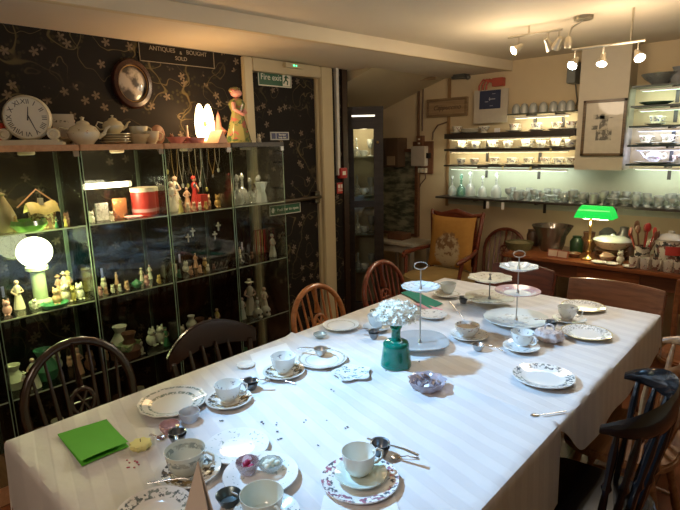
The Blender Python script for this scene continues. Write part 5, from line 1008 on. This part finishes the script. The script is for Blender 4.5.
# armchair with tapestry cushion
tapm = None
def tapestry():
    m, N, L, P_ = newmat('tapestry'); tc_ = N.new('ShaderNodeTexCoord'); v = tc_.outputs['Object']; n = noise(N, L, v, 22, 4, .6); sp = N.new('ShaderNodeSeparateXYZ'); L.new(v, sp.inputs[0])
    r = math_(N, L, 'SQRT', math_(N, L, 'ADD', math_(N, L, 'POWER', math_(N, L, 'MULTIPLY', sp.outputs[0], 1.3), 2.0), math_(N, L, 'POWER', math_(N, L, 'ADD', sp.outputs[2], .07), 2.0)))
    f = step(N, L, math_(N, L, 'ADD', r, math_(N, L, 'MULTIPLY', n, .12)), .20, .23)
    ins = mixc(N, L, step(N, L, math_(N, L, 'SUBTRACT', n, sp.outputs[2]), .45, .58), (.20, .11, .05), (.46, .38, .24)); out = mixc(N, L, n, (.34, .16, .03), (.46, .24, .05))
    L.new(mixc(N, L, f, ins, out), P_.inputs['Base Color']); P_.inputs['Roughness'].default_value = .85; bump(N, L, P_, n, .4, .004); return m
ax = -2.285; ac = thing('armchair', 'carved wooden armchair with a gold seat, holding the tapestry cushion', 'armchair', (ax, 3.78, 0), pi); gf = plain((.33, .23, .09), .85, var=.3, scale=12)
part('seat', MB().at((0, .05, .42), (0, 0, 0), (1, 1, 1)).lathe([(0, 0), (.27, 0), (.30, .04), (.28, .09), (.2, .115), (0, .125)], 32, (4, -.05)), gf, ac)
for sx in (-1, 1):
    part('leg', turned_leg((sx * .23, .24, .43), (sx * .24, .27, 0), .022), red_wood, ac); part('leg', turned_leg((sx * .2, -.17, .43), (sx * .21, -.24, 0), .02), red_wood, ac)
    part('back_post', MB().tube([(sx * .21, -.17, .42), (sx * .215, -.2, .7), (sx * .245, -.235, 1.0), (sx * .25, -.24, 1.025)], [.022, .018, .02, .012], 10), red_wood, ac)
    part('arm', MB().tube([(sx * .22, -.19, .70), (sx * .27, .0, .69), (sx * .28, .15, .68), (sx * .26, .2, .66)], [.016, .018, .022, .014], 10).tube([(sx * .27, .14, .66), (sx * .25, .17, .45)], .016, 8), red_wood, ac)
part('crest', MB().tube([(-.25, -.24, 1.0), (-.15, -.235, .985), (0, -.235, 1.015), (.15, -.235, .985), (.25, -.24, 1.0)], [.018, .02, .03, .02, .018], 10), red_wood, ac); part('seat_rail', MB().box(-.23, .23, -.2, .24, .37, .42), red_wood, ac)
part('back_panel', MB().box(-.2, .2, -.235, -.215, .55, .99), red_wood, ac)
cu = MB().sheet(lambda u, v: ((2 * u - 1) * .205 * (1 + .05 * abs(2 * v - 1) ** 3), -.065 * ((1 - abs(2 * u - 1) ** 3) * (1 - abs(2 * v - 1) ** 3)) ** .5 - .002, (2 * v - 1) * .215 * (1 + .07 * abs(2 * u - 1) ** 3)), 20, 20)
cu.sheet(lambda u, v: ((2 * u - 1) * .205 * (1 + .05 * abs(2 * v - 1) ** 3), .05 * ((1 - abs(2 * u - 1) ** 3) * (1 - abs(2 * v - 1) ** 3)) ** .5, (2 * v - 1) * .215 * (1 + .07 * abs(2 * u - 1) ** 3)), 20, 20)
solid('cushion', cu, tapestry(), 'large gold tapestry cushion with a floral figure, upright in the armchair', 'cushion', (ax, 3.93, .76), rot=(R_(-9), 0, 0))
wheelback('dark round-backed chair between the armchair and the back table', (-2.02, 4.18, 0), pi, red_wood, .83, .19)
# ================================================================== BACK TABLE AND ITS THINGS
BZ = .75; q0 = onz(505, 253, BZ); YB = 3.80; bt = thing('sideboard_table', 'long red-brown wooden table against the back wall', 'table', (-1.05, 4.08, 0)); bh = .70
part('top', MB().box(-bh - .0, bh + .25, -.28, .28, .722, BZ - .0005), brown_wood, bt, .004); part('apron', MB().box(-bh + .05, bh + .2, -.24, .24, .62, .722), wood((.10, .035, .015), (.17, .06, .025)), bt)
for sx in (-bh + .05, bh + .18):
    for sy in (-.22, .2): part('leg', MB().box(sx - .03, sx + .03, sy - .03, sy + .03, 0, .62), wood((.12, .04, .018), (.2, .07, .03)), bt)
part('drawer_front', MB().box(-.15, .25, -.252, -.24, .635, .71), brown_wood, bt)
def tt_(px, y): return Vector((col_x(px, y, BZ), y, BZ + .0005))
lm = thing('bankers_lamp', 'brass desk lamp with a glowing green glass shade', 'lamp', tt_(588, 3.95)); lm.scale = (1, 1, 1.2); LP = lm.location
part('stem', MB().lathe([(0, 0), (.05, 0), (.05, .008), (.02, .02), (.012, .035), (.02, .05), (.010, .065), (.009, .10), (.02, .115), (.009, .13), (.008, .2), (.014, .21), (.014, .255), (0, .26)], 20), brass, lm)
def shade():
    m, N, L, P_ = newmat('green glass shade'); P_.inputs['Base Color'].default_value = (.01, .30, .05, 1); P_.inputs['Emission Color'].default_value = (.02, .9, .10, 1); P_.inputs['Emission Strength'].default_value = .6; P_.inputs['Roughness'].default_value = .15; return m
gsm = MB(); NA = 12; gv_ = []
for q in range(NA + 1):
    b_ = pi * q / NA; sn = sin(b_) ** .6
    for e_ in (-1, 1): gv_.append((.03 + e_ * (.128 - .032 * sn), .072 * cos(b_), .256 + .072 * sn))
gsm.add(gv_, [(2 * q, 2 * q + 1, 2 * q + 3, 2 * q + 2) for q in range(NA)] + [tuple(range(0, 2 * NA + 2, 2)), tuple(range(1, 2 * NA + 2, 2))])
part('green_shade', gsm, shade(), lm); part('bulb', MB().tube([(-.05, 0, .258), (.11, 0, .258)], .013, 10), glow((1, .92, .7), 14), lm)
light('POINT', (LP.x, LP.y - .02, LP.z + .26), 2.2, (1, .76, .45), .03)
pbw = solid('punch_bowl', MB().lathe([(0, 0), (.075, 0), (.08, .008), (.10, .06), (.108, .12), (.155, .2), (.15, .2), (.102, .12), (.094, .06), (.07, .012), (0, .01)], 32, (10, .015)), glass((.62, .58, .55), .55, .05, .14, (.22, .17, .14)), 'large dark glass bowl flaring at the rim, left of the green lamp', 'bowl', tt_(551, 4.12))
bk = thing('basket', 'low green-brown woven basket at the left end of the back table', 'basket', tt_(519, 4.03)); part('basket_body', MB().lathe([(0, 0), (.09, 0), (.11, .06), (.105, .06), (.085, .006)], 28, (14, .03)), plain((.12, .11, .045), .8, var=.4, scale=60), bk); part('cloth_filling', MB().at((0, 0, .03), (0, 0, 0), (1, 1, .5)).ball((0, 0, .02), (.09, .085, .05), 14), plain((.18, .15, .07), .9, var=.4), bk)
solid('brown_jar', MB().lathe([(0, 0), (.05, 0), (.055, .09), (.04, .12), (.05, .13), (0, .135)], 24), plain((.09, .05, .03), .3, var=.3), 'brown lidded jar behind the low basket', 'jar', tt_(533, 4.25))
for k, (px, yy) in enumerate(((553, 3.88), (562, 3.87))): o = solid('framed_card', MB().box(-.042, .042, -.004, .004, 0, .06).mat(1).box(-.034, .034, -.006, -.004, .008, .052), [plain((.30, .09, .05), .5), plain((.55, .42, .32), .6)], ['left', 'right'][k] + ' one of two small red-brown framed cards in front of the glass bowl', 'frame', tt_(px, yy), rot=(R_(-14), 0, R_([8, -8][k])))
# tureen pile
solid('brown_dish', MB().lathe([(0, 0), (.09, 0), (.12, .035), (.115, .035), (.085, .008), (0, .006)], 28), plain((.2, .09, .05), .35, var=.3), 'brown dish at the bottom of the tureen pile', 'dish', tt_(611, 4.10)); solid('brown_dish', MB().lathe([(0, 0), (.08, 0), (.115, .03), (.11, .03), (.075, .008), (0, .006)], 28), plain((.28, .16, .1), .35, var=.3), 'paler brown dish second in the tureen pile', 'dish', tt_(611, 4.10) + Vector((0, 0, .037)))
tu = thing('tureen', 'white lidded tureen on top of the brown dishes', 'tureen', tt_(611, 4.10) + Vector((0, 0, .069))); part('bowl', MB().at((0, 0, 0), (0, 0, 0), (1.15, .9, 1)).lathe([(0, 0), (.07, 0), (.10, .03), (.115, .06), (.11, .062), (0, .05)], 30), china((.60, .52, .42), (.3, .15, .1), (.3, .2, .1), ((.02, .2),), 'z', .62), tu); part('lid', MB().at((0, 0, .062), (0, 0, 0), (1.15, .9, 1)).lathe([(.117, 0), (.11, .012), (.07, .03), (.015, .036), (.012, .045), (0, .05)], 30), porc, tu)
solid('cat_teapot', animal(.095), [ivory, brownc], 'cream cat-shaped pot in front of the tureen', 'ornament', tt_(620, 3.93), R_(-100)); solid('sauce_dish', MB().lathe([(0, 0), (.03, 0), (.05, .04), (.03, .06), (0, .06)], 20, (3, .12)), plain((.42, .25, .16), .4, var=.3), 'brown patterned sauce pot left of the cat-shaped pot', 'pot', tt_(606, 3.96))
for k, (px, yy, r) in enumerate(((599, 3.87, .05), (611, 3.865, .045), (629, 3.85, .042))): solid('small_plate', plate_mb(r, .01, None, 24), porc, ['leftmost', 'middle', 'rightmost'][k] + ' of the three small white plates along the front of the back table', 'plate', tt_(px, yy))
solid('dark_clock', MB().lathe([(0, 0), (.09, 0), (.09, .02), (.06, .03), (.06, .16), (.03, .19), (0, .2)], 20), plain((.07, .075, .07), .3, var=.3), 'dark rounded metal ornament behind the tureen', 'ornament', tt_(606, 4.27))
vs_ = thing('utensil_jar', 'cream and black patterned jar at the right of the tureen', 'jar', tt_(641, 4.0)); chm = china((.55, .5, .42), (.05, .05, .05), (.2, .1, .08), ((0, .2),), 'z', .52, 26); part('jar', MB().lathe([(0, 0), (.045, 0), (.05, .13), (.046, .13), (.04, .01), (0, .01)], 24), chm, vs_)
for k in range(9):
    a = R_(k * 40 + 10); L_ = .22 + .02 * (k % 4); e = Vector((.07 * cos(a), .03 * sin(a), L_)); u_ = thing('wooden_utensil', '%s of the wooden and dark red utensils fanned out of the patterned jar' % ORD[k], 'utensil', vs_.location + Vector((.012 * cos(a), .012 * sin(a), .014)), 0, 'utensils in the patterned jar')
    part('handle', MB().tube([(0, 0, 0), (e.x, e.y, e.z * .8)], .005, 6), [brownc, redc, plain((.25, .08, .05), .5)][k % 3], u_); part('head', MB().at((e.x * 1.08, e.y * 1.08, e.z * .9), (0, 0, a)).ball((0, 0, 0), (.008, .020, .032), 10), [brownc, redc, plain((.25, .08, .05), .5)][k % 3], u_)
for nm, lab, cat, px, yy, pf_, mt in (
    ('green_jar', 'dark green jar between the glass bowl and the green lamp', 'jar', 576, 4.14, [(0, 0), (.045, 0), (.05, .09), (.03, .12), (.035, .13), (0, .135)], plain((.015, .035, .015), .3)),
    ('brown_jug', 'brown jug at the left of the tureen behind the lamp stem', 'jug', 588, 4.27, [(0, 0), (.05, 0), (.06, .06), (.04, .12), (.045, .15), (0, .14)], plain((.15, .07, .035), .35, var=.3)),
    ('grey_jar', 'tall grey metal jar right behind the tureen', 'jar', 622, 4.26, [(0, 0), (.05, 0), (.055, .14), (.03, .18), (.03, .21), (0, .215)], plain((.14, .13, .12), .35, .5)),
    ('dark_pot', 'dark brown pot between the tureen and the utensil jar', 'pot', 630, 4.12, [(0, 0), (.04, 0), (.055, .05), (.035, .10), (0, .11)], plain((.09, .045, .025), .35, var=.3)),
    ('cream_jar', 'cream lidded jar between the utensil jar and the canister', 'jar', 653, 4.22, [(0, 0), (.05, 0), (.055, .12), (.05, .14), (.02, .16), (0, .165)], china((.5, .45, .36), (.1, .06, .05), (.3, .12, .1), ((0, .2),), 'z', .56, 40)),
    ('brown_bowl', 'brown bowl left of the lamp base on the back table', 'bowl', 574, 3.98, [(0, 0), (.03, 0), (.05, .03), (.046, .03), (.026, .006), (0, .006)], plain((.2, .09, .04), .35, var=.3))):
    solid(nm, MB().lathe(pf_, 22), mt, lab, cat, tt_(px, yy))
cn = thing('canister', 'white lidded canister with a red label at the right edge of the back table', 'canister', tt_(668, 4.05)); part('canister_body', MB().lathe([(0, 0), (.085, 0), (.09, .02), (.095, .17), (.09, .18), (0, .18)], 28), chm, cn); part('lid', MB().lathe([(.092, .18), (.095, .19), (.06, .215), (.02, .225), (.02, .24), (0, .245)], 28), china((.62, .6, .54)), cn); part('red_label', MB().lathe([(.0965, .09), (.0985, .09), (.0995, .15), (.0975, .15)], 10, None, R_(-95), R_(-40)), plain((.5, .05, .04), .5), cn)
for k, px in enumerate((634, 645, 657, 668, 679)):
    t = thing('mug', '%s of the row of patterned mugs at the right front of the back table' % ORD[k], 'mug', tt_(px, 3.87), 0, 'patterned mugs on the back table'); part('mug_body', MB().lathe([(0, 0), (.03, 0), (.033, .005), (.034, .075), (.031, .075), (.029, .008), (0, .006)], 20), [chm, china((.6, .56, .5), (.06, .05, .05), (.3, .1, .1), ((.0, .1),), 'z', .58, 60)][k % 2], t); part('handle', handle_mb(.034, .075), chm, t); t.rotation_euler.z = R_(-60)
box_item('storage_box', 'white box on the floor under the left end of the back table', 'box', (-1.55, 4.1, 0), (.16, .25, .55), plain((.45, .38, .3), .6))
# ================================================================== TRACK LIGHTS
tm = plain((.55, .5, .4), .3, .9)
def head(parent, x, dirv, lit, col, strength):
    hd_ = part('lamp_head', MB().tube([(x, 0, -.008), (x, 0, -.05)], .005, 6), tm, parent); d = Vector(dirv).normalized(); q = d.to_track_quat('Z', 'Y').to_matrix().to_4x4()
    mb = MB(); mb.T = Matrix.Translation((x, 0, -.065)) @ q; mb.lathe([(0, -.03), (.014, -.028), (.018, 0), (.028, .03), (.030, .04), (.026, .04)], 18); part('reflector', mb, tm, hd_)
    mb = MB(); mb.T = Matrix.Translation((x, 0, -.065)) @ q; mb.lathe([(0, .038), (.026, .038)], 18); part('lens', mb, glow(col, strength) if lit else plain((.3, .3, .28), .2), hd_)
    return Vector((x, 0, -.065)) + d * .06
def track(label, a, b, heads, stemx):
    a, b = Vector(a), Vector(b); an = math.atan2(b.y - a.y, b.x - a.x); L_ = (b - a).length; t = thing('track_light', label, 'lamp', a, an)
    part('rail', MB().tube([(0, 0, 0), (L_, 0, 0)], .007, 8), tm, t); part('stem', MB().tube([(stemx, 0, 0), (stemx, 0, CZ - a.z)], .006, 8).lathe([(0, CZ - a.z - .012)], 4) if False else MB().tube([(stemx, 0, 0), (stemx, 0, CZ - a.z)], .006, 8), tm, t)
    for x, d, lit, col, s_, pw in heads:
        p = head(t, x, d, lit, col, s_)
        if lit:
            wp_ = Matrix.Translation(a) @ Matrix.Rotation(an, 4, 'Z') @ p; dw = Matrix.Rotation(an, 3, 'Z') @ Vector(d)
            light('SPOT', wp_, pw, col, .02, wp_ + dw, 100, .8)
    return t
zt1 = ony(510, 38, 3.25).z; A1 = ony(508, 38, 3.25); B1 = ony(562, 41, 3.25); zt2 = 2.15
Lr = B1.x - A1.x
track('left ceiling spot bar with one warm lit head facing the camera', A1, (B1.x, 3.25, A1.z - .005), [(.07, (-.45, -.75, -.5), True, (1, .82, .5), 30, 14), (.25, (.3, .5, -.8), False, WARM, 0, 0), (Lr - .02, (-.5, .4, -.6), False, WARM, 0, 0)], .13)
A2 = ony(572, 50, 3.25); B2 = ony(645, 46, 3.25)
track('right ceiling spot bar with three lit heads', (A2.x, 3.25, A2.z), (B2.x, 3.25, A2.z), [(.02, (-.1, -.75, -.65), True, (.75, .92, 1), 40, 14), (.17, (.05, -.5, -.8), True, (1, .95, .8), 16, 10), (B2.x - A2.x - .03, (.4, -.6, -.6), True, (1, .95, .85), 12, 10)], B2.x - A2.x - .07)
p = ony(586, 35, 3.25); cn_ = thing('ceiling_rose', 'round metal ceiling mount with a short arm between the two spot bars', 'lamp mount', (p.x - .02, 3.25, CZ)); part('rose', MB().lathe([(0, 0), (.055, 0), (.05, -.02), (0, -.025)], 24), tm, cn_); part('arm', MB().tube([(0, 0, -.02), (-.06, 0, -.05), (-.075, 0, -.10)], .006, 8), tm, cn_)
mb = MB().at((-.075, 0, -.13)); mb.lathe([(0, -.03), (.02, -.03), (.024, .0), (.015, .03), (0, .03)], 16); part('lamp_head', mb, tm, cn_)
# cool spotlight that lights the table (just out of the picture)
k_ = thing('ceiling_spotlight', 'cool white ceiling spotlight above the near left of the table', 'lamp', (KEY[0], KEY[1], CZ)); part('base', MB().lathe([(0, 0), (.04, 0), (.036, -.015), (0, -.018)], 20), tm, k_)
d = (Vector((-.95, 1.45, .75)) - Vector(KEY)).normalized(); mb = MB(); mb.T = Matrix.Translation(Vector(KEY) - Vector((KEY[0], KEY[1], CZ)) - d * .05) @ d.to_track_quat('Z', 'Y').to_matrix().to_4x4(); mb.lathe([(0, -.04), (.02, -.04), (.04, .02), (.045, .03), (.04, .03), (.03, 0), (0, -.01)], 20); part('lamp_head', mb, tm, k_); part('stem', MB().tube([(0, 0, -.015), tuple(Vector(KEY) - Vector((KEY[0], KEY[1], CZ)) - d * .085)], .006, 6), tm, k_)
